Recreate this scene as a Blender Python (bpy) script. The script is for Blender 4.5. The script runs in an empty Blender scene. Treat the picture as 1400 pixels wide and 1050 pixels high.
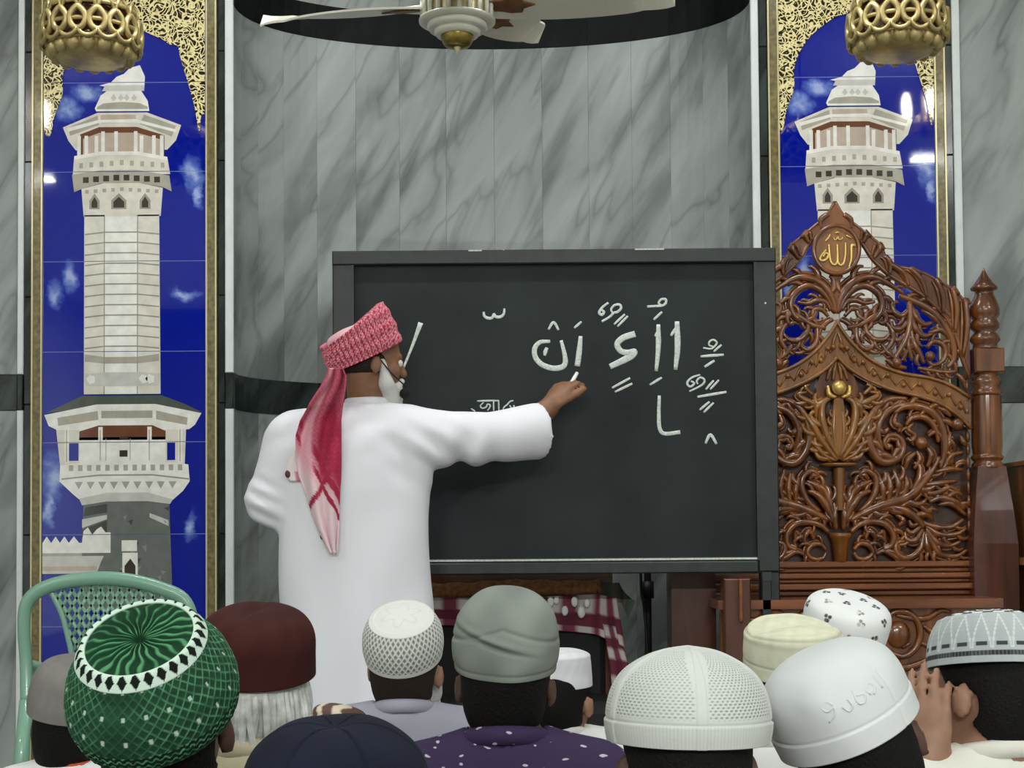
import bpy, math, random
import numpy as np
from mathutils import Vector, Matrix, Euler
from mathutils.bvhtree import BVHTree

# ------------------------------------------------------------------ camera, light, exposure
scene = bpy.context.scene
COL = scene.collection
F = 2000.0                       # focal length in pixels of the 1400x1050 frame
PITCH, ROLL = math.radians(2.0), math.radians(0.45)
CY = 670.0                       # image row of the optical axis
CAMLOC = Vector((0.0, 0.0, 1.0))
cam_d = bpy.data.cameras.new('camera')
cam = bpy.data.objects.new('camera', cam_d)
COL.objects.link(cam)
cam.location = CAMLOC
cam.rotation_euler = Euler((math.pi / 2 + PITCH, ROLL, 0.0), 'XYZ')
cam_d.sensor_width = 36.0
cam_d.lens = 36.0 * F / 1400.0
cam_d.shift_y = (CY - 525.0) / 1400.0
cam_d.clip_start = 0.05
scene.camera = cam
CAMR = cam.rotation_euler.to_matrix()

world = bpy.data.worlds.new('world')
scene.world = world
world.use_nodes = True
world.node_tree.nodes['Background'].inputs[0].default_value = (0.55, 0.6, 0.6, 1)
world.node_tree.nodes['Background'].inputs[1].default_value = 0.05

scene.view_settings.view_transform = 'Standard'
scene.view_settings.look = 'None'
scene.view_settings.gamma = 1.0
scene.view_settings.exposure = 0.58
scene.view_settings.use_curve_mapping = False

CEIL = 3.9
LAMP_W = 34.0
LAMPS = [(-4.1, -0.2, 1.2), (0.0, 0.9, 0.35), (3.58, 0.2, 1.2), (-1.3, -5.4, 8.5), (1.3, -5.4, 8.5), (-0.9, 4.15, 0.5), (0.9, 4.15, 0.5)]   # ceiling tube lamps (x, y, share of LAMP_W)

# ------------------------------------------------------------------ pixel <-> place helpers
def P(px, py, Y):
    d = CAMR @ Vector(((px - 700.0) / F, (CY - py) / F, -1.0))
    return CAMLOC + d * (Y / d.y)

class Frame:
    """upright plane at distance Y: pixel measures turned into metres with true verticals"""
    def __init__(self, cx, cy, Y):
        self.o = P(cx, cy, Y); self.cx, self.cy, self.Y = cx, cy, Y
        self.s = Y / F
    def __call__(self, px, py, dy=0.0):
        return Vector((self.o.x + (px - self.cx) * self.s, self.Y + dy, self.o.z - (py - self.cy) * self.s))

# ------------------------------------------------------------------ materials
def lin(c):
    return tuple(((v / 255.0) / 12.92 if v / 255.0 <= 0.04045 else ((v / 255.0 + 0.055) / 1.055) ** 2.4) for v in c)

class NT:
    def __init__(self, name):
        self.m = bpy.data.materials.new(name); self.m.use_nodes = True
        self.t = self.m.node_tree; self.b = self.t.nodes['Principled BSDF']
    def n(self, typ, **kw):
        nd = self.t.nodes.new(typ)
        for k, v in kw.items():
            if k.startswith('i_'):
                nd.inputs[k[2:].replace('_', ' ')].default_value = v
            else:
                setattr(nd, k, v)
        return nd
    def l(self, a, b): self.t.links.new(a, b)
    def ramp(self, fac, stops):
        r = self.n('ShaderNodeValToRGB')
        el = r.color_ramp.elements
        while len(el) < len(stops): el.new(0.5)
        for e, (p, c) in zip(el, stops):
            e.position = p; e.color = (*c[:3], 1)
        self.l(fac, r.inputs[0]); return r.outputs[0]
    def bump(self, h, strength=0.3, dist=0.01):
        b = self.n('ShaderNodeBump'); b.inputs['Strength'].default_value = strength; b.inputs['Distance'].default_value = dist
        self.l(h, b.inputs['Height']); self.l(b.outputs[0], self.b.inputs['Normal'])

def basic(name, rgb, rough=0.6, metal=0.0, coat=0.0, spec=0.5, var=0.0, vscale=20.0, bump=0.0, bscale=80.0, sheen=0.0, emit=None, sss=0.0):
    k = NT(name); b = k.b
    c = lin(rgb)
    b.inputs['Base Color'].default_value = (*c, 1)
    b.inputs['Roughness'].default_value = rough
    b.inputs['Metallic'].default_value = metal
    b.inputs['Coat Weight'].default_value = coat
    b.inputs['Coat Roughness'].default_value = 0.08
    b.inputs['Specular IOR Level'].default_value = spec
    b.inputs['Sheen Weight'].default_value = sheen
    if emit:
        b.inputs['Emission Color'].default_value = (*lin(rgb), 1); b.inputs['Emission Strength'].default_value = emit
    tc = k.n('ShaderNodeTexCoord')
    if var:
        nz = k.n('ShaderNodeTexNoise', i_Scale=vscale, i_Detail=4.0)
        k.l(tc.outputs['Object'], nz.inputs['Vector'])
        lo = tuple(max(0, v * (1 - var)) for v in c); hi = tuple(min(1, v * (1 + var)) for v in c)
        k.l(k.ramp(nz.outputs['Fac'], [(0.3, lo), (0.7, hi)]), b.inputs['Base Color'])
    if bump:
        nb = k.n('ShaderNodeTexNoise', i_Scale=bscale, i_Detail=3.0)
        k.l(tc.outputs['Object'], nb.inputs['Vector'])
        k.bump(nb.outputs['Fac'], bump, 0.004)
    return k.m

def vcol(name, rough=0.9, spec=0.2, bump=0.0, bscale=300.0, sheen=0.0, coat=0.0):
    """colour comes from the point colours that carry the woven or printed pattern"""
    k = NT(name); a = k.n('ShaderNodeAttribute', attribute_name='Col')
    k.l(a.outputs['Color'], k.b.inputs['Base Color'])
    k.b.inputs['Roughness'].default_value = rough; k.b.inputs['Specular IOR Level'].default_value = spec
    k.b.inputs['Sheen Weight'].default_value = sheen; k.b.inputs['Coat Weight'].default_value = coat
    if bump:
        tc = k.n('ShaderNodeTexCoord'); nb = k.n('ShaderNodeTexNoise', i_Scale=bscale, i_Detail=2.0)
        k.l(tc.outputs['Object'], nb.inputs['Vector']); k.bump(nb.outputs['Fac'], bump, 0.002)
    return k.m

def marble(name, base, dark, light, rough=0.22, scale=1.0, jump=6.0):
    k = NT(name)
    tc = k.n('ShaderNodeTexCoord'); oi = k.n('ShaderNodeObjectInfo')
    mu = k.n('ShaderNodeVectorMath', operation='MULTIPLY'); mu.inputs[1].default_value = (jump, 0, jump * 0.7)
    cb = k.n('ShaderNodeCombineXYZ')
    for q in range(3): k.l(oi.outputs['Random'], cb.inputs[q])
    k.l(cb.outputs[0], mu.inputs[0])
    ad = k.n('ShaderNodeVectorMath', operation='ADD'); k.l(tc.outputs['Object'], ad.inputs[0]); k.l(mu.outputs[0], ad.inputs[1])
    mp = k.n('ShaderNodeMapping'); mp.vector_type = 'TEXTURE'
    mp.inputs['Rotation'].default_value = (0, math.radians(27), 0)
    mp.inputs['Scale'].default_value = (0.17 / scale, 0.4 / scale, 0.80 / scale)
    k.l(ad.outputs[0], mp.inputs['Vector'])
    n1 = k.n('ShaderNodeTexNoise', i_Scale=1.0, i_Detail=4.0, i_Roughness=0.5, i_Distortion=0.45); k.l(mp.outputs[0], n1.inputs['Vector'])
    n2 = k.n('ShaderNodeTexNoise', i_Scale=0.8, i_Detail=3.0, i_Roughness=0.5, i_Distortion=0.5); k.l(mp.outputs[0], n2.inputs['Vector'])
    ab = k.n('ShaderNodeMath', operation='SUBTRACT'); k.l(n2.outputs['Fac'], ab.inputs[0]); ab.inputs[1].default_value = 0.5
    ab2 = k.n('ShaderNodeMath', operation='ABSOLUTE'); k.l(ab.outputs[0], ab2.inputs[0])
    c1 = k.ramp(n1.outputs['Fac'], [(0.34, lin(dark)), (0.44, tuple(.5 * (p + q) for p, q in zip(lin(dark), lin(base)))), (0.50, lin(base)), (0.68, lin(light))])
    c2 = k.ramp(ab2.outputs[0], [(0.0, (0.60, 0.60, 0.60)), (0.015, (0.80, 0.80, 0.80)), (0.05, (1, 1, 1))])
    mx = k.n('ShaderNodeMix', data_type='RGBA', blend_type='MULTIPLY'); mx.inputs[0].default_value = 0.85
    k.l(c1, mx.inputs[6]); k.l(c2, mx.inputs[7]); k.l(mx.outputs[2], k.b.inputs['Base Color'])
    k.b.inputs['Roughness'].default_value = rough
    return k.m

def wood(name, dark, light, rough=0.28, coat=0.5, scale=14.0, axis='Z'):
    k = NT(name)
    tc = k.n('ShaderNodeTexCoord'); mp = k.n('ShaderNodeMapping')
    sc = {'Z': (scale, scale, scale * .12), 'X': (scale * .12, scale, scale)}[axis]
    mp.inputs['Scale'].default_value = sc
    k.l(tc.outputs['Object'], mp.inputs['Vector'])
    n1 = k.n('ShaderNodeTexNoise', i_Scale=1.5, i_Detail=6.0, i_Distortion=0.6); k.l(mp.outputs[0], n1.inputs['Vector'])
    k.l(k.ramp(n1.outputs['Fac'], [(0.32, lin(dark)), (0.68, lin(light))]), k.b.inputs['Base Color'])
    k.b.inputs['Roughness'].default_value = rough; k.b.inputs['Coat Weight'].default_value = coat; k.b.inputs['Coat Roughness'].default_value = 0.12
    return k.m

def filigree_print(name):
    """gold scroll print on black, as on the printed tiles"""
    k = NT(name); tc = k.n('ShaderNodeTexCoord')
    n0 = k.n('ShaderNodeTexNoise', i_Scale=22.0, i_Detail=1.0); k.l(tc.outputs['Object'], n0.inputs['Vector'])
    mxv = k.n('ShaderNodeMix', data_type='RGBA', blend_type='LINEAR_LIGHT'); mxv.inputs[0].default_value = 0.035
    k.l(tc.outputs['Object'], mxv.inputs[6]); k.l(n0.outputs['Color'], mxv.inputs[7])
    v = k.n('ShaderNodeTexVoronoi', feature='DISTANCE_TO_EDGE', i_Scale=58.0); k.l(mxv.outputs[2], v.inputs['Vector'])
    c = k.ramp(v.outputs['Distance'], [(0.0, lin((246, 234, 186))), (0.12, lin((214, 196, 130))), (0.16, lin((96, 84, 46))), (0.20, lin((14, 14, 12))),
                                       (0.38, lin((16, 18, 30))), (0.46, lin((150, 136, 84))), (0.6, lin((215, 200, 140)))])
    k.l(c, k.b.inputs['Base Color']); k.b.inputs['Roughness'].default_value = 0.05
    return k.m

def sky_print(name):
    """deep blue printed sky with soft clouds (metres from the mural's foot)"""
    k = NT(name); tc = k.n('ShaderNodeTexCoord')
    n0 = k.n('ShaderNodeTexNoise', i_Scale=11.0, i_Detail=4.0, i_Roughness=0.6); k.l(tc.outputs['Object'], n0.inputs['Vector'])
    mxv = k.n('ShaderNodeMix', data_type='RGBA', blend_type='LINEAR_LIGHT'); mxv.inputs[0].default_value = 0.055
    k.l(tc.outputs['Object'], mxv.inputs[6]); k.l(n0.outputs['Color'], mxv.inputs[7])
    acc = None
    s = 5.5 / 2000.0
    for px, py, rx, ry in ((96, 372, 12, 26), (74, 396, 14, 22), (254, 398, 24, 9), (263, 232, 16, 30), (272, 262, 8, 24), (74, 650, 18, 40), (66, 690, 10, 26), (261, 716, 9, 26), (118, 118, 26, 16), (90, 140, 20, 18)):
        mp = k.n('ShaderNodeMapping'); mp.vector_type = 'TEXTURE'
        mp.inputs['Location'].default_value = ((px - 169) * s, 0, 1.0 + (740 - py) * s); mp.inputs['Scale'].default_value = (rx * s * 1.5, 9.0, ry * s * 1.5)
        k.l(mxv.outputs[2], mp.inputs['Vector'])
        g = k.n('ShaderNodeTexGradient', gradient_type='QUADRATIC_SPHERE'); k.l(mp.outputs[0], g.inputs[0])
        if acc is None: acc = g.outputs['Fac']
        else:
            m = k.n('ShaderNodeMath', operation='MAXIMUM'); k.l(acc, m.inputs[0]); k.l(g.outputs['Fac'], m.inputs[1]); acc = m.outputs[0]
    ml = k.n('ShaderNodeMath', operation='MULTIPLY'); k.l(acc, ml.inputs[0])
    n2 = k.n('ShaderNodeTexNoise', i_Scale=16.0, i_Detail=5.0); k.l(tc.outputs['Object'], n2.inputs['Vector'])
    k.l(k.ramp(n2.outputs['Fac'], [(0.25, (.45, .45, .45)), (0.7, (1.5, 1.5, 1.5))]), ml.inputs[1])
    c = k.ramp(ml.outputs[0], [(0.0, lin((4, 25, 148))), (0.10, lin((9, 32, 154))), (0.42, lin((96, 120, 196))), (0.8, lin((160, 176, 222)))])
    k.l(c, k.b.inputs['Base Color']); k.b.inputs['Roughness'].default_value = 0.03; k.b.inputs['Specular IOR Level'].default_value = 0.6
    return k.m

def spots_cloth(name, base, mark, scale=28.0, thr=0.16, rough=0.9):
    k = NT(name); tc = k.n('ShaderNodeTexCoord')
    mp = k.n('ShaderNodeMapping'); mp.inputs['Scale'].default_value = (1, 1, 2.0); mp.inputs['Rotation'].default_value = (0.3, 0.5, 0); k.l(tc.outputs['Object'], mp.inputs['Vector'])
    n0 = k.n('ShaderNodeTexNoise', i_Scale=40.0, i_Detail=1.0); k.l(mp.outputs[0], n0.inputs['Vector'])
    mxv = k.n('ShaderNodeMix', data_type='RGBA', blend_type='LINEAR_LIGHT'); mxv.inputs[0].default_value = 0.012
    k.l(mp.outputs[0], mxv.inputs[6]); k.l(n0.outputs['Color'], mxv.inputs[7])
    v = k.n('ShaderNodeTexVoronoi', i_Scale=scale); k.l(mxv.outputs[2], v.inputs['Vector'])
    k.l(k.ramp(v.outputs['Distance'], [(thr * .8, lin(mark)), (thr, lin(base))]), k.b.inputs['Base Color'])
    k.b.inputs['Roughness'].default_value = rough; k.b.inputs['Specular IOR Level'].default_value = 0.2
    return k.m

def crack_cloth(name, base, mark, scale=16.0):
    k = NT(name); tc = k.n('ShaderNodeTexCoord')
    v = k.n('ShaderNodeTexVoronoi', feature='DISTANCE_TO_EDGE', i_Scale=scale); k.l(tc.outputs['Object'], v.inputs['Vector'])
    n = k.n('ShaderNodeTexNoise', i_Scale=9.0); k.l(tc.outputs['Object'], n.inputs['Vector'])
    ml = k.n('ShaderNodeMath', operation='ADD'); k.l(v.outputs['Distance'], ml.inputs[0])
    sb = k.n('ShaderNodeMath', operation='MULTIPLY_ADD'); k.l(n.outputs['Fac'], sb.inputs[0]); sb.inputs[1].default_value = 0.6; sb.inputs[2].default_value = -0.26
    k.l(sb.outputs[0], ml.inputs[1])
    k.l(k.ramp(ml.outputs[0], [(0.0, lin(mark)), (0.03, lin(base))]), k.b.inputs['Base Color'])
    k.b.inputs['Roughness'].default_value = 0.9; k.b.inputs['Specular IOR Level'].default_value = 0.2
    return k.m

M = {}
M['marble'] = marble('grey_marble', (143, 149, 146), (102, 108, 106), (160, 166, 163), rough=0.36, jump=0.35)
M['marble_dark'] = marble('dark_marble', (38, 46, 44), (24, 30, 29), (58, 66, 63), rough=0.15, scale=2.0)
M['marble_black'] = marble('black_marble', (14, 18, 17), (8, 10, 10), (22, 26, 25), rough=0.5, scale=2.0)
M['marble_black'].node_tree.nodes['Principled BSDF'].inputs['Specular IOR Level'].default_value = 0.12
M['trim_white'] = basic('trim_white', (214, 220, 218), 0.35, var=0.08, vscale=8)
M['gold_tile'] = basic('gold_mosaic', (112, 100, 58), 0.3, var=0.45, vscale=60, coat=0.3)
M['gold_edge'] = basic('gold_edge', (206, 196, 150), 0.25, metal=0.3)
M['gold'] = basic('gilt_metal', (198, 178, 122), 0.36, metal=0.55, var=0.2, vscale=30)
M['gold_pale'] = basic('gilt_letters', (226, 192, 112), 0.3, metal=0.55)
M['bulb'] = basic('bulb_glow', (255, 250, 238), 0.4, emit=22.0)
M['tube_glow'] = basic('tube_glow', (250, 253, 255), 0.4, emit=6.0)
M['white_paint'] = basic('white_paint', (226, 228, 222), 0.6)
M['ceiling'] = basic('ceiling_paint', (232, 234, 230), 0.8)
M['wall_paint'] = basic('wall_paint', (208, 211, 206), 0.7)
M['rear_paint'] = basic('rear_wall_darkened', (84, 82, 78), 0.7)  # unseen wall, colour darkened so the glossy tiles reflect less of it
M['carpet'] = basic('carpet_grey', (126, 124, 120), 0.95, var=0.3, vscale=60)
M['fan_white'] = basic('fan_enamel', (222, 220, 204), 0.3, coat=0.3)
M['fan_brown'] = basic('fan_ornament', (112, 74, 36), 0.5, var=0.4, vscale=40)
M['brass'] = basic('brass', (150, 132, 70), 0.3, metal=0.9)
M['board_face'] = basic('board_slate', (34, 40, 41), 0.6, var=0.42, vscale=3.2, spec=0.25)
M['board_frame'] = basic('board_frame', (30, 36, 34), 0.45, var=0.35, vscale=22.0)
M['chalk'] = basic('chalk_mark', (206, 212, 206), 0.95, var=0.22, vscale=160, spec=0.1)
M['chalk_pale'] = basic('chalk_smear', (66, 74, 72), 0.95, spec=0.1)
M['chalk_stick'] = basic('chalk_stick', (235, 235, 230), 0.9)
M['wood'] = wood('varnished_wood', (78, 40, 13), (140, 82, 31), rough=0.25, coat=0.7)
M['wood_x'] = wood('varnished_wood_rail', (98, 52, 26), (142, 86, 48), axis='X')
M['wood_gold'] = wood('varnished_wood_golden', (106, 63, 20), (158, 102, 38), rough=0.3, coat=0.6)
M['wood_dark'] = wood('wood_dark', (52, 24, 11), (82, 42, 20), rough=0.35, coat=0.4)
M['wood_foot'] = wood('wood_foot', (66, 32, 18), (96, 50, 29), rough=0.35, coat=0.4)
M['wood_red'] = wood('wood_red', (92, 44, 24), (126, 66, 40), axis='X')
M['sky'] = sky_print('mural_sky'); M['filigree'] = filigree_print('mural_filigree')
M['grout'] = basic('grout', (150, 165, 205), 0.8)
for nm, c in {'m_white': (240, 238, 230), 'm_cream': (224, 219, 206), 'm_shade': (176, 170, 156), 'm_line': (158, 154, 142), 'm_pink': (196, 178, 162), 'm_dark': (66, 60, 52),
              'm_brown': (112, 70, 48), 'm_roof': (86, 92, 82), 'm_stone': (112, 116, 112), 'm_stone_d': (76, 80, 76), 'm_grey': (206, 204, 197)}.items():
    M[nm] = basic('mural_' + nm[2:], c, 0.08, var=0.10, vscale=25, spec=0.5)
M['thobe'] = basic('white_cotton', (232, 232, 238), 0.85, spec=0.2, sheen=0.1)
M['skin_man'] = basic('skin_brown', (132, 92, 66), 0.55, var=0.12, vscale=40)
M['skin_dark'] = basic('skin_dark_brown', (86, 60, 48), 0.55, var=0.12, vscale=40)
M['skin_mid'] = basic('skin_tan', (150, 112, 88), 0.55, var=0.12, vscale=40)
M['hair_black'] = basic('hair_black', (20, 18, 17), 0.7, bump=0.6, bscale=220, spec=0.15)
M['hair_white'] = basic('hair_white', (205, 205, 200), 0.7, bump=0.5, bscale=200)
M['hair_dark'] = basic('hair_dark_brown', (44, 34, 29), 0.75, bump=0.5, bscale=220, spec=0.2)
M['black_foam'] = basic('black_foam', (14, 14, 15), 0.95)
M['black_plastic'] = basic('black_plastic', (20, 20, 21), 0.5)
M['black_cloth'] = basic('black_upholstery', (16, 15, 16), 0.8)
M['pattern_cloth'] = vcol('patterned_cloth', bump=0.15)
M['pattern_gloss'] = vcol('patterned_satin', rough=0.6, spec=0.35)
M['plastic_green'] = basic('pale_green_plastic', (122, 164, 142), 0.3, coat=0.3)
M['mat_brown'] = basic('woven_brown_mat', (150, 104, 66), 0.9, var=0.35, vscale=60)
M['eye_white'] = basic('eye_white', (225, 220, 210), 0.3)

# ------------------------------------------------------------------ mesh helpers
def tag(o, label=None, cat=None, group=None, kind=None):
    if label: o['label'] = label
    if cat: o['category'] = cat
    if group: o['group'] = group
    if kind: o['kind'] = kind
    return o

WOFF = {}
def empty(name, loc, parent=None):
    o = bpy.data.objects.new(name, None); COL.objects.link(o)
    o.empty_display_size = 0.1
    loc = Vector(loc)
    if parent is not None:
        o.parent = parent; o.location = loc - WOFF[parent]
    else:
        o.location = loc
    WOFF[o] = loc
    return o

def mesh_data(name, verts, faces, mat, smooth=True, cols=None, midx=None, off=Vector((0, 0, 0))):
    me = bpy.data.meshes.new(name)
    v = np.asarray(verts, dtype=np.float64).reshape(-1, 3) - np.array(off)
    me.from_pydata(v.tolist(), [], faces if isinstance(faces, list) else faces.tolist())
    mats = mat if isinstance(mat, (list, tuple)) else [mat]
    for m in mats: me.materials.append(M[m] if isinstance(m, str) else m)
    if midx is not None: me.polygons.foreach_set('material_index', np.asarray(midx, dtype=np.int32))
    if smooth: me.polygons.foreach_set('use_smooth', np.ones(len(me.polygons), dtype=bool))
    if cols is not None:
        a = me.color_attributes.new('Col', 'FLOAT_COLOR', 'POINT')
        c = np.ones((len(v), 4), dtype=np.float32); c[:, :3] = cols
        a.data.foreach_set('color', c.ravel())
    me.update()
    return me

def obj(name, vf, mat, parent=None, smooth=True, cols=None, midx=None, origin=None):
    """links ONE mesh object; vertices are given in world metres"""
    off = WOFF[parent] if parent is not None else Vector((0, 0, 0))
    o0 = Vector(origin) if origin is not None else (off if parent is not None else Vector((0, 0, 0)))
    me = mesh_data(name, vf[0], vf[1], mat, smooth, cols, midx, o0)
    o = bpy.data.objects.new(name, me); COL.objects.link(o)
    if parent is not None: o.parent = parent
    o.location = o0 - off
    WOFF[o] = o0
    return o

def dup(o, parent, loc=None, rot=None):
    c = o.copy(); COL.objects.link(c); c.parent = parent
    if loc is not None: c.location = loc
    if rot is not None: c.rotation_euler = rot
    WOFF[c] = (WOFF[parent] if parent is not None else Vector((0, 0, 0))) + c.location
    return c

def join(*parts):
    V, Fc, n = [], [], 0
    for v, f in parts:
        v = np.asarray(v, dtype=float).reshape(-1, 3)
        V.append(v); Fc += [[i + n for i in q] for q in (f if isinstance(f, list) else f.tolist())]
        n += len(v)
    return np.vstack(V), Fc

def box(x0, x1, y0, y1, z0, z1, bev=0.0):
    if x0 > x1: x0, x1 = x1, x0
    if y0 > y1: y0, y1 = y1, y0
    if z0 > z1: z0, z1 = z1, z0
    if bev <= 0:
        v = [(x, y, z) for x in (x0, x1) for y in (y0, y1) for z in (z0, z1)]
        f = [[0, 1, 3, 2], [4, 6, 7, 5], [0, 4, 5, 1], [2, 3, 7, 6], [0, 2, 6, 4], [1, 5, 7, 3]]
        return np.array(v), f
    b = min(bev, (x1 - x0) * .45, (y1 - y0) * .45, (z1 - z0) * .45)
    # front (toward -y) chamfered slab
    v, f = [], []
    rings = [(y1, 0.0), (y0 + b, 0.0), (y0, b)]
    for y, i in rings:
        v += [(x0 + i, y, z0 + i), (x1 - i, y, z0 + i), (x1 - i, y, z1 - i), (x0 + i, y, z1 - i)]
    for r in range(2):
        for q in range(4):
            a, c = r * 4 + q, r * 4 + (q + 1) % 4
            f.append([a, c, c + 4, a + 4])
    f.append([8, 9, 10, 11]); f.append([3, 2, 1, 0])
    return np.array(v), f

def prism(poly, y0, y1, bev=0.0):
    """closed XZ outline given depth from y0 (front) to y1 (back)"""
    p = np.array([(q[0], q[-1]) for q in poly], dtype=float); n = len(p)
    v = [(a, y0, c) for a, c in p] + [(a, y1, c) for a, c in p]
    f = [list(range(n)), list(range(2 * n - 1, n - 1, -1))]
    f += [[i, n + i, n + (i + 1) % n, (i + 1) % n] for i in range(n)]
    return np.array(v), f

def smooth_line(pts, sub=5):
    p = np.array(pts, dtype=float)
    if len(p) < 3: return np.array([p[0] + (p[-1] - p[0]) * t for t in np.linspace(0, 1, sub + 1)])
    q = np.vstack([2 * p[0] - p[1], p, 2 * p[-1] - p[-2]])
    out = []
    for i in range(1, len(q) - 2):
        for t in np.linspace(0, 1, sub, endpoint=False):
            a, b, c, d = q[i - 1], q[i], q[i + 1], q[i + 2]
            out.append(0.5 * ((2 * b) + (c - a) * t + (2 * a - 5 * b + 4 * c - d) * t * t + (3 * b - a - 3 * c + d) * t ** 3))
    out.append(p[-1])
    return np.array(out)

def tube(pts, rad, segs=8, flat=1.0, closed=False, up=(0, 1, 0)):
    """tapered tube; flat scales the section along `up`"""
    p = np.asarray(pts, dtype=float); n = len(p)
    r = np.interp(np.linspace(0, 1, n), np.linspace(0, 1, len(rad)), rad) if hasattr(rad, '__len__') else np.full(n, rad)
    if closed: T = np.roll(p, -1, 0) - np.roll(p, 1, 0)
    else:
        T = np.gradient(p, axis=0)
    T /= np.maximum(np.linalg.norm(T, axis=1), 1e-9)[:, None]
    upv = np.array(up, dtype=float)
    S = np.cross(T, upv)
    bad = np.linalg.norm(S, axis=1) < 0.2
    if bad.any(): S[bad] = np.cross(T[bad], np.array((0.3, 0.2, 1.0)))
    S /= np.linalg.norm(S, axis=1)[:, None]
    B = np.cross(S, T)
    a = np.linspace(0, 2 * math.pi, segs, endpoint=False)
    v = (p[:, None, :] + r[:, None, None] * (np.cos(a)[None, :, None] * S[:, None, :] + flat * np.sin(a)[None, :, None] * B[:, None, :])).reshape(-1, 3)
    f = []
    m = n if closed else n - 1
    for i in range(m):
        j = (i + 1) % n
        for q in range(segs):
            q2 = (q + 1) % segs
            f.append([i * segs + q, i * segs + q2, j * segs + q2, j * segs + q])
    if not closed:
        f.append(list(range(segs - 1, -1, -1))); f.append([(n - 1) * segs + q for q in range(segs)])
    return v, f

def lathe(prof, segs=32, c=(0, 0, 0), ry=1.0, a0=0.0, a1=2 * math.pi):
    """profile of (radius, z) turned about the vertical through c"""
    full = abs(a1 - a0 - 2 * math.pi) < 1e-6
    na = segs if full else segs + 1
    a = np.linspace(a0, a1, na, endpoint=not full)
    v, f = [], []
    for r, z in prof:
        for t in a: v.append((c[0] + r * math.cos(t), c[1] + r * ry * math.sin(t), c[2] + z))
    for i in range(len(prof) - 1):
        for q in range(segs):
            q2 = (q + 1) % na
            f.append([i * na + q, i * na + q2, (i + 1) * na + q2, (i + 1) * na + q])
    return np.array(v), f

def ball(c, r, segs=12, rings=8):
    r = r if hasattr(r, '__len__') else (r, r, r)
    v, f = [], []
    for i in range(rings + 1):
        t = math.pi * i / rings
        for q in range(segs):
            a = 2 * math.pi * q / segs
            v.append((c[0] + r[0] * math.sin(t) * math.cos(a), c[1] + r[1] * math.sin(t) * math.sin(a), c[2] - r[2] * math.cos(t)))
    for i in range(rings):
        for q in range(segs):
            q2 = (q + 1) % segs
            f.append([i * segs + q, i * segs + q2, (i + 1) * segs + q2, (i + 1) * segs + q])
    return np.array(v), f

def xf(vf, mat):
    v = np.asarray(vf[0], dtype=float); m = np.array(mat)
    return v @ m[:3, :3].T + m[:3, 3], vf[1]

# ------------------------------------------------------------------ implicit surfaces for bodies and cloth
class Body:
    """smooth union of limbs sampled on a grid and skinned by surface nets"""
    def __init__(self): self.pr = []; self.post = []
    def cone(self, a, b, ra, rb, k=0.02):
        a, b = np.array(a, float), np.array(b, float); m = max(ra, rb)
        def fn(X, Y, Z, a=a, b=b):
            ba = b - a; L = max(ba @ ba, 1e-12)
            px, py, pz = X - a[0], Y - a[1], Z - a[2]
            t = np.clip((px * ba[0] + py * ba[1] + pz * ba[2]) / L, 0, 1)
            return np.sqrt((px - ba[0] * t) ** 2 + (py - ba[1] * t) ** 2 + (pz - ba[2] * t) ** 2) - (ra + (rb - ra) * t)
        self.pr.append((fn, np.minimum(a, b) - m, np.maximum(a, b) + m, k)); return self
    def ell(self, c, r, R=None, k=0.02):
        c, r = np.array(c, float), np.array(r, float); m = max(r)
        R = np.eye(3) if R is None else np.array(R, float)
        def fn(X, Y, Z):
            px, py, pz = X - c[0], Y - c[1], Z - c[2]
            q = [(R[0, i] * px + R[1, i] * py + R[2, i] * pz) for i in range(3)]
            k0 = np.sqrt(sum((q[i] / r[i]) ** 2 for i in range(3)))
            k1 = np.sqrt(sum((q[i] / r[i] ** 2) ** 2 for i in range(3))) + 1e-9
            return k0 * (k0 - 1) / k1
        self.pr.append((fn, c - m, c + m, k)); return self
    def fn(self, f, lo, hi, k=0.02):
        self.pr.append((f, np.array(lo, float), np.array(hi, float), k)); return self
    def mesh(self, h):
        lo = np.min([p[1] for p in self.pr], 0) - 3 * h; hi = np.max([p[2] for p in self.pr], 0) + 3 * h
        n = np.ceil((hi - lo) / h).astype(int) + 1
        ax = [lo[i] + h * np.arange(n[i]) for i in range(3)]
        Fd = np.full(n, 0.5, dtype=np.float32)
        for fn, a, b, k in self.pr:
            i0 = np.maximum(((a - lo - k) / h).astype(int) - 3, 0); i1 = np.minimum(((b - lo + k) / h).astype(int) + 4, n)
            X = ax[0][i0[0]:i1[0], None, None]; Y = ax[1][None, i0[1]:i1[1], None]; Z = ax[2][None, None, i0[2]:i1[2]]
            d = fn(X, Y, Z).astype(np.float32)
            w = Fd[i0[0]:i1[0], i0[1]:i1[1], i0[2]:i1[2]]
            if k > 0:
                hh = np.maximum(k - np.abs(w - d), 0) / k
                w[...] = np.minimum(w, d) - hh * hh * k * 0.25
            else: w[...] = np.minimum(w, d)
        X, Y, Z = ax[0][:, None, None], ax[1][None, :, None], ax[2][None, None, :]
        for f in self.post: Fd = f(Fd, X, Y, Z).astype(np.float32)
        return nets(Fd, lo, h)

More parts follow.
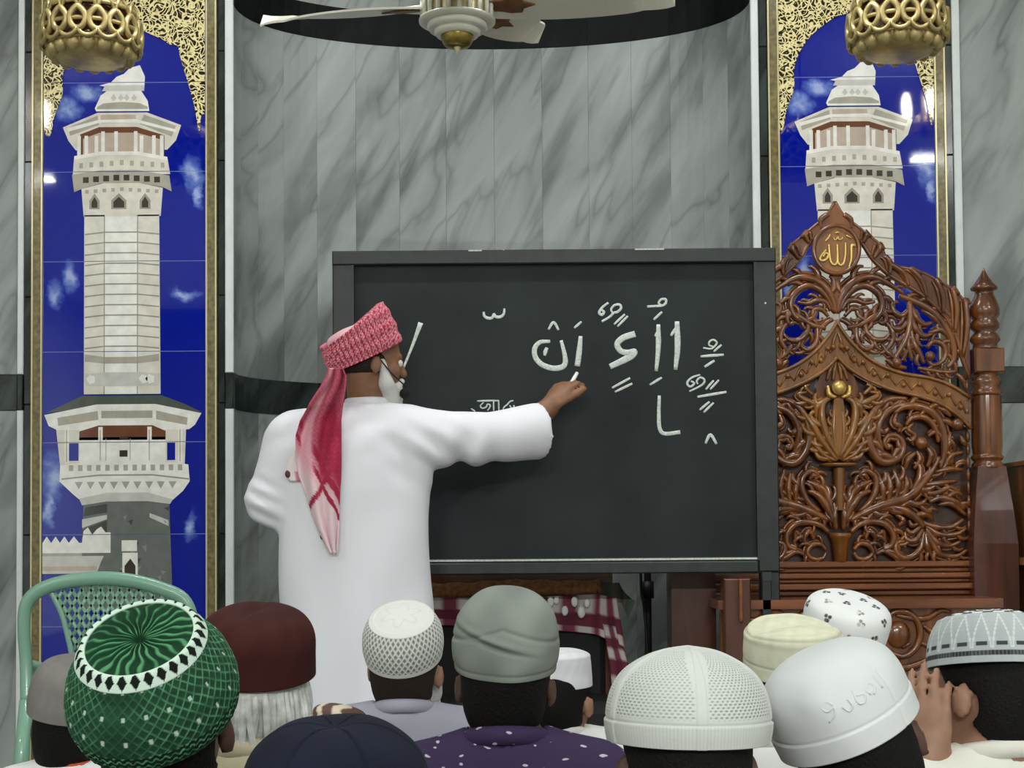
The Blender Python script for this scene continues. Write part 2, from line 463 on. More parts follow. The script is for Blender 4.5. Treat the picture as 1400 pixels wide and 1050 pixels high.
def nets(Fd, lo, h):
    nx, ny, nz = Fd.shape; S = Fd < 0
    def cor(A, i, j, k): return A[i:nx - 1 + i, j:ny - 1 + j, k:nz - 1 + k]
    cnt = np.zeros((nx - 1, ny - 1, nz - 1), dtype=np.int8)
    for i in (0, 1):
        for j in (0, 1):
            for k in (0, 1): cnt += cor(S, i, j, k)
    mask = (cnt > 0) & (cnt < 8)
    cells = np.argwhere(mask); idx = np.full(mask.shape, -1, dtype=np.int64); idx[mask] = np.arange(len(cells))
    pos = np.zeros((len(cells), 3)); num = np.zeros(len(cells))
    cv = {}
    for c in [(i, j, k) for i in (0, 1) for j in (0, 1) for k in (0, 1)]:
        cv[c] = Fd[cells[:, 0] + c[0], cells[:, 1] + c[1], cells[:, 2] + c[2]]
    for a in cv:
        for q in range(3):
            if a[q] == 0:
                b = tuple(1 if i == q else a[i] for i in range(3))
                fa, fb = cv[a], cv[b]; x = (fa < 0) != (fb < 0)
                t = np.where(x, fa / np.where(x, fa - fb, 1), 0)
                p = np.zeros((len(cells), 3)); p[:] = a; p[:, q] = t
                pos[x] += p[x]; num[x] += 1
    verts = lo + h * (cells + pos / num[:, None])
    faces = []
    for q in range(3):
        sl = [slice(None)] * 3; s2 = [slice(None)] * 3
        sl[q] = slice(0, -1); s2[q] = slice(1, None)
        A, B = S[tuple(sl)], S[tuple(s2)]
        e = np.argwhere(A != B); u, w = (q + 1) % 3, (q + 2) % 3
        ok = (e[:, u] > 0) & (e[:, w] > 0) & (e[:, u] < Fd.shape[u] - 1) & (e[:, w] < Fd.shape[w] - 1); e = e[ok]
        flip = A[tuple(e.T)]
        c = []
        for du, dw in ((-1, -1), (0, -1), (0, 0), (-1, 0)):
            g = e.copy(); g[:, u] += du; g[:, w] += dw; c.append(idx[tuple(g.T)])
        qd = np.stack(c, 1); qd[~flip] = qd[~flip][:, ::-1]; faces.append(qd)
    fa = np.vstack(faces); fa = fa[(fa >= 0).all(1)]
    return verts, fa

def relax(vf, it=2):
    """light Laplacian smoothing"""
    v, f = np.array(vf[0]), np.asarray(vf[1])
    for _ in range(it):
        acc = np.zeros_like(v); num = np.zeros(len(v))
        for q in range(4):
            np.add.at(acc, f[:, q], v[f[:, (q + 1) % 4]]); np.add.at(num, f[:, q], 1)
            np.add.at(acc, f[:, (q + 1) % 4], v[f[:, q]]); np.add.at(num, f[:, (q + 1) % 4], 1)
        v = v * 0.45 + 0.55 * acc / np.maximum(num, 1)[:, None]
    return v, f

rng = random.Random(7)

# ------------------------------------------------------------------ the setting
YW = 5.5                              # the flat back wall
WF = Frame(700, 525, YW); S = WF.s    # wall frame
def wx(px): return WF(px, 525).x
def wz(py): return WF(700, py).z
FLOOR_HALF = 5.2
BACK = -7.0
tag(obj('floor', box(-FLOOR_HALF, FLOOR_HALF, BACK, 7.0, -0.1, 0.0), 'carpet', smooth=False), kind='structure')
tag(obj('ceiling', box(-FLOOR_HALF, FLOOR_HALF, BACK, 7.0, CEIL, CEIL + 0.1), 'ceiling', smooth=False), kind='structure')
tag(obj('wall_left', box(-FLOOR_HALF - 0.1, -FLOOR_HALF, BACK, 7.0, 0, CEIL), 'wall_paint', smooth=False), kind='structure')
tag(obj('wall_right', box(FLOOR_HALF, FLOOR_HALF + 0.1, BACK, 7.0, 0, CEIL), 'wall_paint', smooth=False), kind='structure')
tag(obj('wall_rear', box(-FLOOR_HALF, FLOOR_HALF, BACK - 0.1, BACK, 0, CEIL), 'rear_paint', smooth=False), kind='structure')

# niche: a shallow half-ellipse lined with tall marble slabs
NX0, NX1 = wx(319), wx(1033)
NCX, NA = (NX0 + NX1) / 2, (NX1 - NX0) / 2
ND = 0.52
BT, BB = wz(507), wz(556)                       # dark belt course on the flat wall
UB = 1.0 + (740 - 14) * (YW + ND) / F           # upper black band, read at the middle of the niche
UA = 1.0 + (740 - 60) * (YW + ND) / F
def npt(t, inset=0.0):
    a = math.pi * (1 - t)
    return NCX + (NA - inset) * math.cos(a), YW + (ND - inset) * math.sin(a) ** 0.9
niche = tag(empty('wall_niche', (NCX, YW + ND, 0)), kind='structure')
NS = 16
ts = [0.0] + [0.045 + (1 - 0.09) * i / (NS - 2) for i in range(NS - 1)] + [1.0]
def slab(t0, t1, z0, z1, mat, proud=0.0, name='marble_slab', gap=0.0004):
    n = 4; v, f = [], []
    tt = np.linspace(t0, t1, n + 1)
    front = [npt(t, proud) for t in tt]; back = [npt(t, -0.03) for t in tt]
    # shrink ends a little for the joint
    def pull(L):
        L = [np.array(q) for q in L]
        d0 = (L[1] - L[0]); L[0] = L[0] + d0 / np.linalg.norm(d0) * gap
        d1 = (L[-2] - L[-1]); L[-1] = L[-1] + d1 / np.linalg.norm(d1) * gap
        return L
    front, back = pull(front), pull(back)
    for L in (front, back):
        for z in (z0 + gap, z1 - gap):
            v += [(q[0], q[1], z) for q in L]
    m = n + 1
    for i in range(n):
        f += [[i, i + 1, m + i + 1, m + i], [2 * m + i + 1, 2 * m + i, 3 * m + i, 3 * m + i + 1],
              [m + i, m + i + 1, 3 * m + i + 1, 3 * m + i], [i + 1, i, 2 * m + i, 2 * m + i + 1]]
    f += [[0, m, 3 * m, 2 * m], [n, 2 * m + n, 3 * m + n, m + n]]
    return obj(name, (np.array(v), f), mat, niche, smooth=False)
for i in range(NS):
    t0, t1 = ts[i], ts[i + 1]
    slab(t0, t1, 0.0, BB, 'marble'); slab(t0, t1, BT, UA, 'marble'); slab(t0, t1, UB, CEIL, 'marble')
for i in range(0, NS, 2):
    slab(ts[i], ts[i + 2], BB, BT, 'marble_dark', 0.002, 'belt_slab')
    slab(ts[i], ts[i + 2], UA, UB, 'marble_black', 0.004, 'band_slab')

def flat_wall(name, edges, cut):
    root = tag(empty(name, ((edges[0] + edges[-1]) / 2, YW, 0)), kind='structure')
    obj('wall_core', box(edges[0], edges[-1], YW + 0.02, YW + 0.9, 0, CEIL), 'wall_paint', root, smooth=False)
    for a, b in zip(edges[:-1], edges[1:]):
        obj('marble_slab', box(a + .001, b - .001, YW, YW + 0.03, BT + .001, CEIL, .002), 'marble', root, smooth=False)
        obj('marble_slab', box(a + .001, b - .001, YW, YW + 0.03, 0, BB - .001, .002), 'marble', root, smooth=False)
        obj('belt_slab', box(a + .001, b - .001, YW - .003, YW + 0.03, BB, BT, .002), 'marble_dark', root, smooth=False)
    return root
XL = [-FLOOR_HALF, -3.9, -3.2, -2.55, wx(22)]
XR = [wx(1322), 2.55, 3.2, 3.9, FLOOR_HALF]
flat_wall('wall_back_left', XL, 0); flat_wall('wall_back_right', XR, 0)
# piers between flat wall and niche carry the murals
def pier(name, x0, x1):
    root = tag(empty(name, ((x0 + x1) / 2, YW, 0)), kind='structure')
    obj('wall_core', box(x0, x1, YW + 0.02, YW + 0.55, 0, CEIL), 'wall_paint', root, smooth=False)
    return root
pl = pier('wall_pier_left', wx(22), NX0); pr_ = pier('wall_pier_right', NX1, wx(1322))
tn = 0
def trim(x0, x1, parts, mats, proud=0.012):
    global tn
    tn += 1
    r = tag(empty('trim_%d' % tn, ((x0 + x1) / 2, YW, 0)), kind='structure')
    for (z0, z1), m in zip(parts, mats):
        obj('trim_piece', box(x0 + .0006, x1 - .0006, YW - proud, YW + .03, z0 + .0008, z1 - .0008, .003), m, r, smooth=False)
def dark_strip(x0, x1):
    js = [0, wz(900), wz(727), wz(548), wz(400), wz(213), wz(60), CEIL]
    trim(x0, x1, list(zip(js[:-1], js[1:])), ['marble_dark'] * 7, 0.004)
WT = [(0, BB), (BB, BT), (BT, CEIL)]
for a, b in ((22, 30.5), (307, 319), (1033, 1044), (1311, 1322)):
    trim(wx(a), wx(b), WT, ['trim_white', 'marble_dark', 'trim_white'])
for a, b in ((30.5, 42), (297, 307), (1044, 1056), (1300, 1311)):
    dark_strip(wx(a), wx(b))

# ------------------------------------------------------------------ the two printed tile murals
def clip_z(poly, z, above):
    out = []
    n = len(poly)
    for i in range(n):
        a, b = poly[i], poly[(i + 1) % n]
        ia, ib = ((a[1] >= z) == above) or a[1] == z, ((b[1] >= z) == above) or b[1] == z
        if ia: out.append(a)
        if ia != ib:
            t = (z - a[1]) / (b[1] - a[1]); out.append((a[0] + (b[0] - a[0]) * t, z))
    return out

def minaret_shapes(right):
    """(layer, colour, outline) in pixels of the left mural"""
    Sh = []
    def rect(l, c, x0, x1, y0, y1): Sh.append((l, c, [(x0, y0), (x1, y0), (x1, y1), (x0, y1)]))
    def pol(l, c, *p): Sh.append((l, c, list(p)))
    # sky clouds
    # dome and its finial
    pol(3, 'm_white', (134, 108), (150, 104), (158, 96), (168, 92), (176, 84), (190, 80), (197, 96), (196, 114), (184, 118))
    pol(4.5, 'm_grey', (142, 108), (196, 108), (196, 116), (138, 116))
    pol(4, 'm_white', (128, 140), (136, 122), (150, 112), (178, 109), (192, 116), (201, 130), (203, 144), (130, 144))
    pol(5, 'm_shade', (131, 138), (140, 133), (165, 131), (190, 133), (201, 138), (201, 141), (131, 141))
    for x in (150, 160, 168, 178): pol(6, 'm_grey', (x, 126), (x + 4, 120), (x + 8, 126), (x + 4, 130))
    # upper gallery
    pol(5, 'm_cream', (132, 146), (200, 146), (247, 164), (240, 185), (228, 198), (102, 198), (92, 185), (84, 166))
    pol(6, 'm_pink', (136, 149), (184, 149), (186, 160), (136, 161)); pol(6, 'm_shade', (196, 149), (240, 165), (234, 180), (190, 162)); pol(6, 'm_shade', (132, 150), (92, 166), (94, 178), (134, 163))
    pol(6.5, 'm_white', (90, 167), (133, 156), (184, 155), (240, 170), (240, 174), (186, 160), (134, 160), (92, 172))
    pol(7, 'm_brown', (108, 176), (134, 166), (186, 166), (224, 178), (224, 206), (108, 206))
    pol(8, 'm_pink', (112, 182), (134, 174), (186, 174), (220, 184), (220, 206), (112, 206))
    for x in (104, 114, 128, 137, 155, 182, 190, 207, 218): rect(8.5, 'm_white', x, x + 5, 172 if 130 < x < 190 else 178, 208)
    pol(9, 'm_cream', (100, 206), (136, 200), (186, 200), (228, 208), (232, 232), (98, 232))
    pol(10, 'm_white', (100, 206), (136, 200), (186, 200), (228, 208), (228, 213), (186, 205), (136, 205), (100, 211))
    for i in range(9): rect(11, 'm_shade', 107 + i * 14, 112 + i * 14, 212 + abs(i - 4), 219 + abs(i - 4))
    pol(10.5, 'm_shade', (97, 232), (137, 226), (188, 226), (231, 234), (234, 256), (222, 250), (190, 244), (137, 244), (110, 252), (100, 256))
    for i in range(8): rect(11, 'm_dark', 112 + i * 14, 120 + i * 14, 232 + abs(i - 3.5), 240 + abs(i - 3.5))
    pol(10, 'm_cream', (110, 252), (140, 244), (190, 244), (222, 251), (219, 290), (113, 290))
    for x, w in ((124, 8), (154, 15), (193, 9)):
        pol(11, 'm_line', (x - 3, 280), (x - 3, 268), (x + w / 2, 258), (x + w + 3, 268), (x + w + 3, 280)); pol(12, 'm_dark', (x, 278), (x, 270), (x + w / 2, 263), (x + w, 270), (x + w, 278))
    for i in range(9): rect(11, 'm_shade', 115 + i * 12, 120 + i * 12, 250 + abs(i - 4) * .8, 255 + abs(i - 4) * .8)
    # shaft
    pol(9, 'm_white', (114, 288), (217, 288), (217, 480), (219, 535), (114, 535))
    pol(10, 'm_cream', (114, 288), (142, 288), (142, 535), (114, 535)); pol(10, 'm_cream', (187, 288), (217, 288), (219, 535), (189, 535))
    for i in range(15):
        y = 311 + i * 14.3
        if y > 478: break
        pol(11, 'm_line', (115, y + 3), (142, y), (187, y), (217, y + 3), (217, y + 5), (187, y + 1.8), (142, y + 1.8), (115, y + 5))
    rect(11.4, 'm_line', 141, 142.4, 290, 535); rect(11.4, 'm_line', 186.6, 188, 290, 535)
    pol(11.2, 'm_shade', (115, 480), (142, 484), (187, 484), (217, 480), (217, 490), (187, 493), (142, 493), (115, 490))
    pol(12, 'm_grey', (116, 507), (142, 505), (190, 505), (218, 507), (218, 524), (116, 524))
    for x in (122, 194, 203): pol(13, 'm_white', (x - 5, 514), (x, 508), (x + 7, 511), (x + 7, 519), (x, 521))
    # lower gallery
    pol(12, 'm_roof', (62, 560), (80, 552), (112, 537), (220, 537), (252, 549), (276, 561), (220, 556), (140, 552))
    pol(13, 'm_white', (60, 563), (132, 549), (212, 549), (275, 562), (266, 578), (258, 584), (78, 584), (66, 578))
    pol(14, 'm_shade', (78, 567), (133, 558), (134, 570), (79, 578)); pol(14, 'm_shade', (138, 558), (208, 558), (208, 568), (138, 568)); pol(14, 'm_shade', (213, 558), (256, 568), (255, 578), (213, 570))
    pol(12.5, 'm_cream', (76, 580), (134, 572), (212, 572), (254, 581), (252, 634), (82, 634))
    pol(14, 'm_brown', (108, 586), (134, 578), (208, 578), (226, 586), (226, 598), (108, 598))
    rect(14, 'm_white', 108, 226, 594, 632)
    rect(15, 'm_sky', 94, 107, 602, 626); rect(15, 'm_sky', 228, 239, 602, 626)
    rect(15, 'm_dark', 163, 175, 593, 597); rect(15, 'm_dark', 163, 174, 612, 621); rect(15, 'm_shade', 144, 145, 596, 628); rect(15, 'm_shade', 177, 178, 596, 628)
    for x in (88, 134, 201, 243): rect(15.5, 'm_white', x, x + 6, 580, 630); rect(15.8, 'm_shade', x + 2, x + 3.4, 584, 628)
    pol(16, 'm_white', (82, 632), (135, 626), (208, 626), (257, 632), (259, 655), (81, 655))
    for i in range(13): rect(17, 'm_shade', 94 + i * 12.4, 100 + i * 12.4, 632, 640)
    pol(17, 'm_line', (84, 650), (135, 645), (208, 645), (258, 651), (258, 653), (208, 647), (135, 647), (84, 652))
    pol(16.3, 'm_white', (82, 655), (136, 648), (208, 648), (259, 655), (250, 668), (234, 682), (112, 682), (100, 672))
    for i in range(9):
        x = 102 + i * 16
        pol(18, 'm_shade', (x, 655), (x + 11, 655), (x + 5.5, 665))
    pol(17, 'm_grey', (108, 678), (146, 670), (202, 670), (236, 680), (232, 686), (202, 682), (146, 682), (112, 687))
    # stone base
    pol(10, 'm_stone', (114, 684), (146, 680), (202, 680), (231, 684), (236, 830), (108, 830))
    pol(11, 'm_stone_d', (116, 690), (146, 685), (146, 697), (114, 702)); pol(11, 'm_grey', (112, 706), (146, 700), (146, 706), (112, 718)); pol(11.2, 'm_stone_d', (112, 720), (146, 708), (146, 728), (112, 730))
    pol(11, 'm_grey', (204, 698), (230, 708), (230, 716), (204, 704))
    for i in range(26):
        r_ = random.Random(i); x = r_.uniform(150, 226); y = r_.uniform(690, 815)
        pol(12, 'm_stone_d' if i % 2 else 'm_grey2', (x, y), (x + r_.uniform(4, 9), y + r_.uniform(-3, 3)), (x + r_.uniform(2, 7), y + r_.uniform(4, 9)))
    # crenellated wall
    pol(13, 'm_white', (58, 752), (58, 738), (64, 729), (70, 738), (76, 729), (82, 738), (88, 729), (94, 738), (101, 729), (108, 738), (112, 738), (114, 722), (120, 717), (126, 727), (132, 720), (138, 716), (144, 724), (151, 724), (151, 752))
    pol(13, 'm_grey', (58, 756), (142, 756), (138, 764), (132, 780), (58, 780)); pol(14, 'm_pink', (58, 770), (132, 770), (132, 776), (58, 776)); rect(14, 'm_shade', 58, 112, 752, 756)
    rect(13, 'm_white', 166, 187, 735, 750); rect(13, 'm_white', 167, 188, 752, 800); pol(14, 'm_dark', (170, 800), (170, 770), (178, 760), (185, 770), (185, 800))
    return Sh

M['m_cloud'] = basic('mural_cloud', (112, 134, 200), 0.08, var=0.35, vscale=14)
M['m_sky'] = M['sky']; M['m_grey2'] = basic('mural_stone_light', (138, 142, 138), 0.08)
def mural(x0, x1, label, ox, right):
    """x0,x1: outer pixel edges of the gilt border; ox: pixel shift of the picture"""
    root = empty('tile_mural', (wx((x0 + x1) / 2), YW, 0))
    tag(root, label, 'mural', 'printed minaret murals flanking the niche')
    gi = 15
    yf = YW - 0.008
    for a, b in ((x0, x0 + gi), (x1 - gi, x1)):
        fr = obj('gilt_border', box(wx(a), wx(b), yf - 0.004, YW + 0.02, 0.0, CEIL, .002), 'gold_tile', root, smooth=False)
        e = a if a == x0 else b
        obj('gilt_edge', box(wx(a), wx(a) + .006, yf - 0.009, yf, 0.0, CEIL), 'gold_edge', fr, smooth=False)
        obj('gilt_edge', box(wx(b) - .006, wx(b), yf - 0.009, yf, 0.0, CEIL), 'gold_edge', fr, smooth=False)
    X0, X1 = wx(x0 + gi), wx(x1 - gi)
    obj('backing', box(X0, X1, yf + .0012, YW + .02, 0, CEIL), 'grout', root, smooth=False)
    ys = [-150, -20, 104.0, 228.0, 352.0, 476.5, 601.0, 727.0, 852.0, 977.0, 1100]
    zs = [max(0.0, min(CEIL, wz(y))) for y in ys]
    shapes = [(l, c, [(wx(q[0] + ox), wz(q[1])) for q in p]) for l, c, p in minaret_shapes(right)]
    # arch of gold filigree in the upper corners
    fl = [(57, -60), (57, 148), (64, 178), (69, 172), (73, 150), (84, 120), (84, 95), (92, 70), (110, 45), (140, 22), (165, 8), (170, -60)]
    fr_ = [(165, -60), (168, 8), (180, 22), (198, 34), (220, 44), (232, 52), (242, 54), (246, 70), (252, 90), (258, 110), (262, 125), (266, 140), (270, 165), (273, 172), (275, 150), (281, 130), (281, -60)]
    for p in (smooth_line(fl, 3).tolist(), smooth_line(fr_, 3).tolist()):
        shapes.append((20, 'filigree', [(wx(min(max(q[0], 58), 280) + ox), wz(q[1])) for q in p]))
    for z1, z0 in zip(zs[:-1], zs[1:]):
        g = .0012
        if z1 - z0 < 0.01: continue
        t = obj('tile', box(X0 + g, X1 - g, yf, YW + .01, z0 + g, z1 - g), 'sky', root, smooth=False)
        byc = {}
        for l, c, p in shapes:
            q = clip_z(clip_z(p, z0 + g, True), z1 - g, False)
            q = [(min(max(a, X0 + g), X1 - g), b) for a, b in q]
            if len(q) >= 3: byc.setdefault(c, []).append((l, q))
        if byc:
            V, Fc, mi, names = [], [], [], list(byc)
            for ci, c in enumerate(names):
                for l, q in byc[c]:
                    n = len(V); V += [(a, yf - .0006 - l * .00022, b) for a, b in q]; Fc.append(list(range(n, n + len(q)))); mi.append(ci)
            obj('printed_picture', (np.array(V), Fc), names, t, smooth=False, midx=mi)
    return root
mural(42, 296, 'printed minaret mural on blue tiles, left of the niche behind the green chair', 0, False)
mural(1056, 1300, 'printed minaret mural on blue tiles, right of the niche behind the carved wooden throne', 1008, True)

# ------------------------------------------------------------------ carved wooden throne (minbar)
YM = 5.12
MF = Frame(1145, 560, YM); ms = MF.s
throne = empty('carved_throne', MF(1145, 560) * 1.0)
throne.location.z = 0; WOFF[throne] = Vector(throne.location)
tag(throne, 'carved varnished wooden throne with pierced crest and gold medallion, right of the blackboard', 'throne')
def mirror(pts): return [(2290 - a, b) for a, b in pts]
def both(fn, pts, *a, **k):
    fn(pts, *a, **k); fn(mirror(pts), *a, **k)
def carve(pts, r, name='scroll', mat='wood', dy=0.0, flat=1.1, sub=5, lift=0.0):
    """carved strand: pixel path, pixel radii (tapered); long strands get a vein and curling leaf edges"""
    p = smooth_line(pts, sub)
    n = len(p)
    rr = list(r) if hasattr(r, '__len__') else [r * .7, r, r * .9, r * .55]
    lush = name in ('scroll', 'acanthus_leaf')
    if lush: rr = [q * 1.22 for q in rr]
    w = [tuple(MF(a, b, dy)) for a, b in p]
    parts = [tube(w, [q * ms for q in rr], 6, flat)]
    if lush:
        T = np.gradient(p, axis=0); T /= np.linalg.norm(T, axis=1)[:, None] + 1e-9; N = np.stack([-T[:, 1], T[:, 0]], 1)
        L = np.concatenate([[0], np.cumsum(np.linalg.norm(np.diff(p, axis=0), axis=1))])
        rad = np.interp(np.linspace(0, 1, n), np.linspace(0, 1, len(rr)), rr)
        turn = T[0, 0] * T[n // 2, 1] - T[0, 1] * T[n // 2, 0]
        side = -1.0 if turn > 0 else 1.0                      # outer side of the bend
        if L[-1] > 26:
            q = p + N * (side * rad * 1.25)[:, None]; m0, m1 = int(n * .12), int(n * .86)
            parts.append(tube([tuple(MF(a, b, dy + .004)) for a, b in q[m0:m1]], [rad.mean() * .35 * ms, rad.mean() * .62 * ms, rad.mean() * .35 * ms], 5, 1.0))
        s0 = 9.0
        while s0 < L[-1] - 7:
            i = int(np.searchsorted(L, s0)); i = min(max(i, 1), n - 2)
            for sd in ((side,) if L[-1] > 34 else ()):
                a0 = p[i]; a1 = p[i] + T[i] * rad[i] * 1.0 + N[i] * sd * rad[i] * 1.5; a2 = p[i] + T[i] * rad[i] * 2.6 + N[i] * sd * rad[i] * 2.2; a3 = a2 + T[i] * rad[i] * 1.1 - N[i] * sd * rad[i] * .5
                parts.append(tube(smooth_line([tuple(MF(c[0], c[1], dy - .001)) for c in (a0, a1, a2, a3)], 2), [rad[i] * .7 * ms, rad[i] * .85 * ms, rad[i] * .6 * ms, rad[i] * .3 * ms], 5, 1.0))
            s0 += max(13.0, rad[i] * 3.6)
    return obj(name, join(*parts), mat, throne)
def plate(pts, y0, y1, name, mat): return obj(name, prism([tuple(MF(a, b)) for a, b in pts], YM + y0, YM + y1), mat, throne, smooth=False)
# outline of the crest
OUT = [(1145, 274), (1156, 293), (1173, 307), (1190, 321), (1205, 334), (1211, 347), (1212, 357), (1226, 364), (1247, 368), (1270, 376), (1287, 387), (1304, 396), (1318, 410), (1326, 416)]
INN = [(1145, 304), (1166, 312), (1182, 332), (1196, 354), (1218, 376), (1244, 392), (1268, 408), (1290, 430), (1306, 456), (1316, 490), (1326, 520)]
so, si = smooth_line(OUT, 3), smooth_line(INN, 3)
right_rim = [tuple(q) for q in so] + [tuple(q) for q in si[::-1]]
plate(right_rim, -0.016, 0.018, 'crest_rim', 'wood'); plate(mirror(right_rim), -0.016, 0.018, 'crest_rim', 'wood')
# leafy lobes over the rim
for i in range(9):
    t = i / 8.0
    a = so[int((len(so) - 1) * (0.10 + 0.86 * t))]; b = si[int((len(si) - 1) * (0.10 + 0.80 * t))]
    a2 = so[min(len(so) - 1, int((len(so) - 1) * (0.16 + 0.86 * t)))]
    m_ = ((a[0] + b[0]) / 2 + 4, (a[1] + b[1]) / 2 - 3)
    both(carve, [tuple(b), m_, tuple(a), tuple((a + a2) / 2 + np.array([4, 3]))], (2.2, 4.6, 4.4, 2.0), 'leaf_lobe', 'wood', -0.020)
    both(carve, [tuple(b + np.array([-3, -4])), (m_[0] - 7, m_[1] - 4), tuple(a + np.array([-6, 1]))], (1.6, 3.0, 1.6), 'leaf_lobe', 'wood', -0.018)
for L, r in ((OUT, 2.6), (INN, 3.2)):
    both(carve, L, (r, r, r), 'rim_moulding', 'wood', -0.012, sub=3)
# peak above the medallion
plate([(1145, 278), (1160, 300), (1178, 316), (1176, 330), (1145, 312), (1114, 330), (1112, 316), (1130, 300)], -0.024, 0.01, 'crest_peak', 'wood')
# medallion
mc = MF(1145, 341)
obj('medallion', prism([tuple(MF(1145 + 31 * math.cos(t), 341 + 33 * math.sin(t))) for t in np.linspace(0, 2 * math.pi, 40, endpoint=False)], YM - .022, YM + .012), 'wood_gold', throne, smooth=False)
ring = [tuple(MF(1145 + 31 * math.cos(t), 341 + 33 * math.sin(t), -.022)) for t in np.linspace(0, 2 * math.pi, 40, endpoint=False)]
obj('medallion_ring', tube(ring, 3.2 * ms, 8, closed=True), 'wood', throne)
def H(pts): return [(1060 + a / 6.18, 270 + b / 6.18) for a, b in pts]
for pts, r in [([(685, 405), (655, 408), (652, 470), (648, 530), (625, 600)], (2.4, 2.2, 1.8, 1.2)), ([(602, 380), (600, 480), (583, 556), (555, 572), (536, 545), (534, 480), (532, 395)], (1.3, 1.8, 1.9, 1.8, 1.4)),
               ([(532, 480), (528, 550), (500, 568), (475, 540), (465, 470), (462, 395)], (1.5, 1.9, 1.9, 1.4)), ([(440, 440), (405, 480), (385, 520), (410, 535), (445, 515), (455, 480), (430, 470), (412, 500)], (1.3, 1.8, 1.8, 1.3)),
               ([(500, 335), (510, 356), (528, 350), (540, 335), (550, 356), (572, 350), (580, 335)], (0.9, 1.2, 0.9)), ([(515, 300), (545, 292), (550, 305)], 1.3), ([(475, 308), (458, 340), (432, 368)], (1.0, 1.5, 1.0)), ([(610, 318), (655, 345)], 1.5)]:
    carve(H(pts), r, 'gilt_letter', 'gold_pale', -0.025, flat=0.6)
# stem and V leaf under the medallion
plate([(1139, 373), (1151, 373), (1150, 400), (1146, 420), (1140, 400)], -.014, .014, 'stem', 'wood')
for p, r in [([(1146, 428), (1150, 410), (1160, 392), (1176, 381), (1196, 378), (1218, 388), (1238, 402)], (3, 5.5, 5, 4, 2)),
             ([(1148, 426), (1156, 408), (1170, 394), (1186, 390), (1202, 400), (1208, 416), (1202, 432), (1188, 438), (1176, 432), (1172, 420)], (3, 4.4, 4.4, 3.8, 2.4)),
             ([(1152, 424), (1160, 412), (1172, 410), (1184, 414), (1198, 412)], (2.6, 3.4, 2.8, 1.8)),
             ([(1156, 432), (1166, 422), (1176, 424), (1178, 432), (1172, 438)], (2, 3.2, 3, 2)),
             ([(1160, 448), (1178, 444), (1194, 434), (1206, 428), (1213, 434), (1210, 442), (1203, 440)], (3, 4, 3.4, 2.4)),
             ([(1172, 446), (1172, 460), (1176, 472), (1186, 478), (1194, 472), (1190, 464)], (3, 3.6, 3.4, 2)),
             ([(1184, 442), (1186, 454), (1196, 464), (1210, 464), (1218, 456)], (3, 4, 3.6, 2)),
             ([(1150, 436), (1158, 440), (1166, 448), (1170, 458)], (2.4, 3.2, 2)),
             ([(1212, 440), (1220, 450), (1222, 464), (1214, 478), (1204, 484)], (2, 3.6, 3.2, 2)),
             ([(1246, 412), (1246, 436), (1242, 458), (1232, 478), (1222, 494)], (3.4, 4.6, 4, 2.6)),
             ([(1247, 418), (1254, 434), (1264, 444), (1277, 442)], (2.6, 4.4, 3.6, 2)), ([(1247, 432), (1253, 450), (1264, 460), (1278, 456)], (2.6, 4.4, 3.6, 2)),
             ([(1246, 446), (1250, 468), (1258, 484), (1264, 498)], (2.6, 4, 2.4)), ([(1243, 452), (1243, 474), (1248, 494)], (2.4, 3.8, 2.2)),
             ([(1244, 424), (1234, 432), (1224, 426), (1222, 416), (1230, 412)], (2.4, 3.8, 3.2, 2)), ([(1243, 440), (1232, 450), (1222, 448), (1220, 440)], (2.4, 3.8, 2.2)),
             ([(1240, 456), (1230, 466), (1222, 462)], (2.4, 3.4, 2)), ([(1232, 404), (1256, 414), (1278, 428), (1294, 448), (1304, 470), (1305, 492), (1296, 504)], (3, 5, 5, 4, 2.4)),
             ([(1262, 424), (1280, 436), (1294, 456)], (2, 4, 2)), ([(1272, 456), (1288, 452), (1300, 464), (1304, 484)], (2.4, 4, 3, 2)),
             ([(1268, 476), (1278, 468), (1290, 472), (1294, 484), (1288, 496), (1276, 500), (1268, 492)], (2.4, 3.6, 3, 2)),
             ([(1256, 504), (1276, 508), (1296, 510), (1310, 508)], (2, 3.4, 2.6, 1.6)), ([(1212, 492), (1224, 500), (1240, 504)], (2.4, 4, 2.2)), ([(1308, 512), (1316, 520), (1320, 532)], (2, 3.4, 2)),
             ([(1206, 470), (1216, 484), (1230, 492)], (2, 3.4, 2)), ([(1276, 412), (1292, 424), (1306, 440), (1316, 462)], (2, 4.2, 4, 2))]:
    both(carve, p, r, 'scroll', 'wood', -0.006)
for x, y, r in ((1226, 496, 7), (1272, 488, 7), (1258, 607, 9), (1308, 582, 9)):
    for xx in (x, 2290 - x):
        rs = obj('rosette', ball(MF(xx, y, -.012), (r * ms, r * ms * .8, r * ms), 10, 6), 'wood', throne)
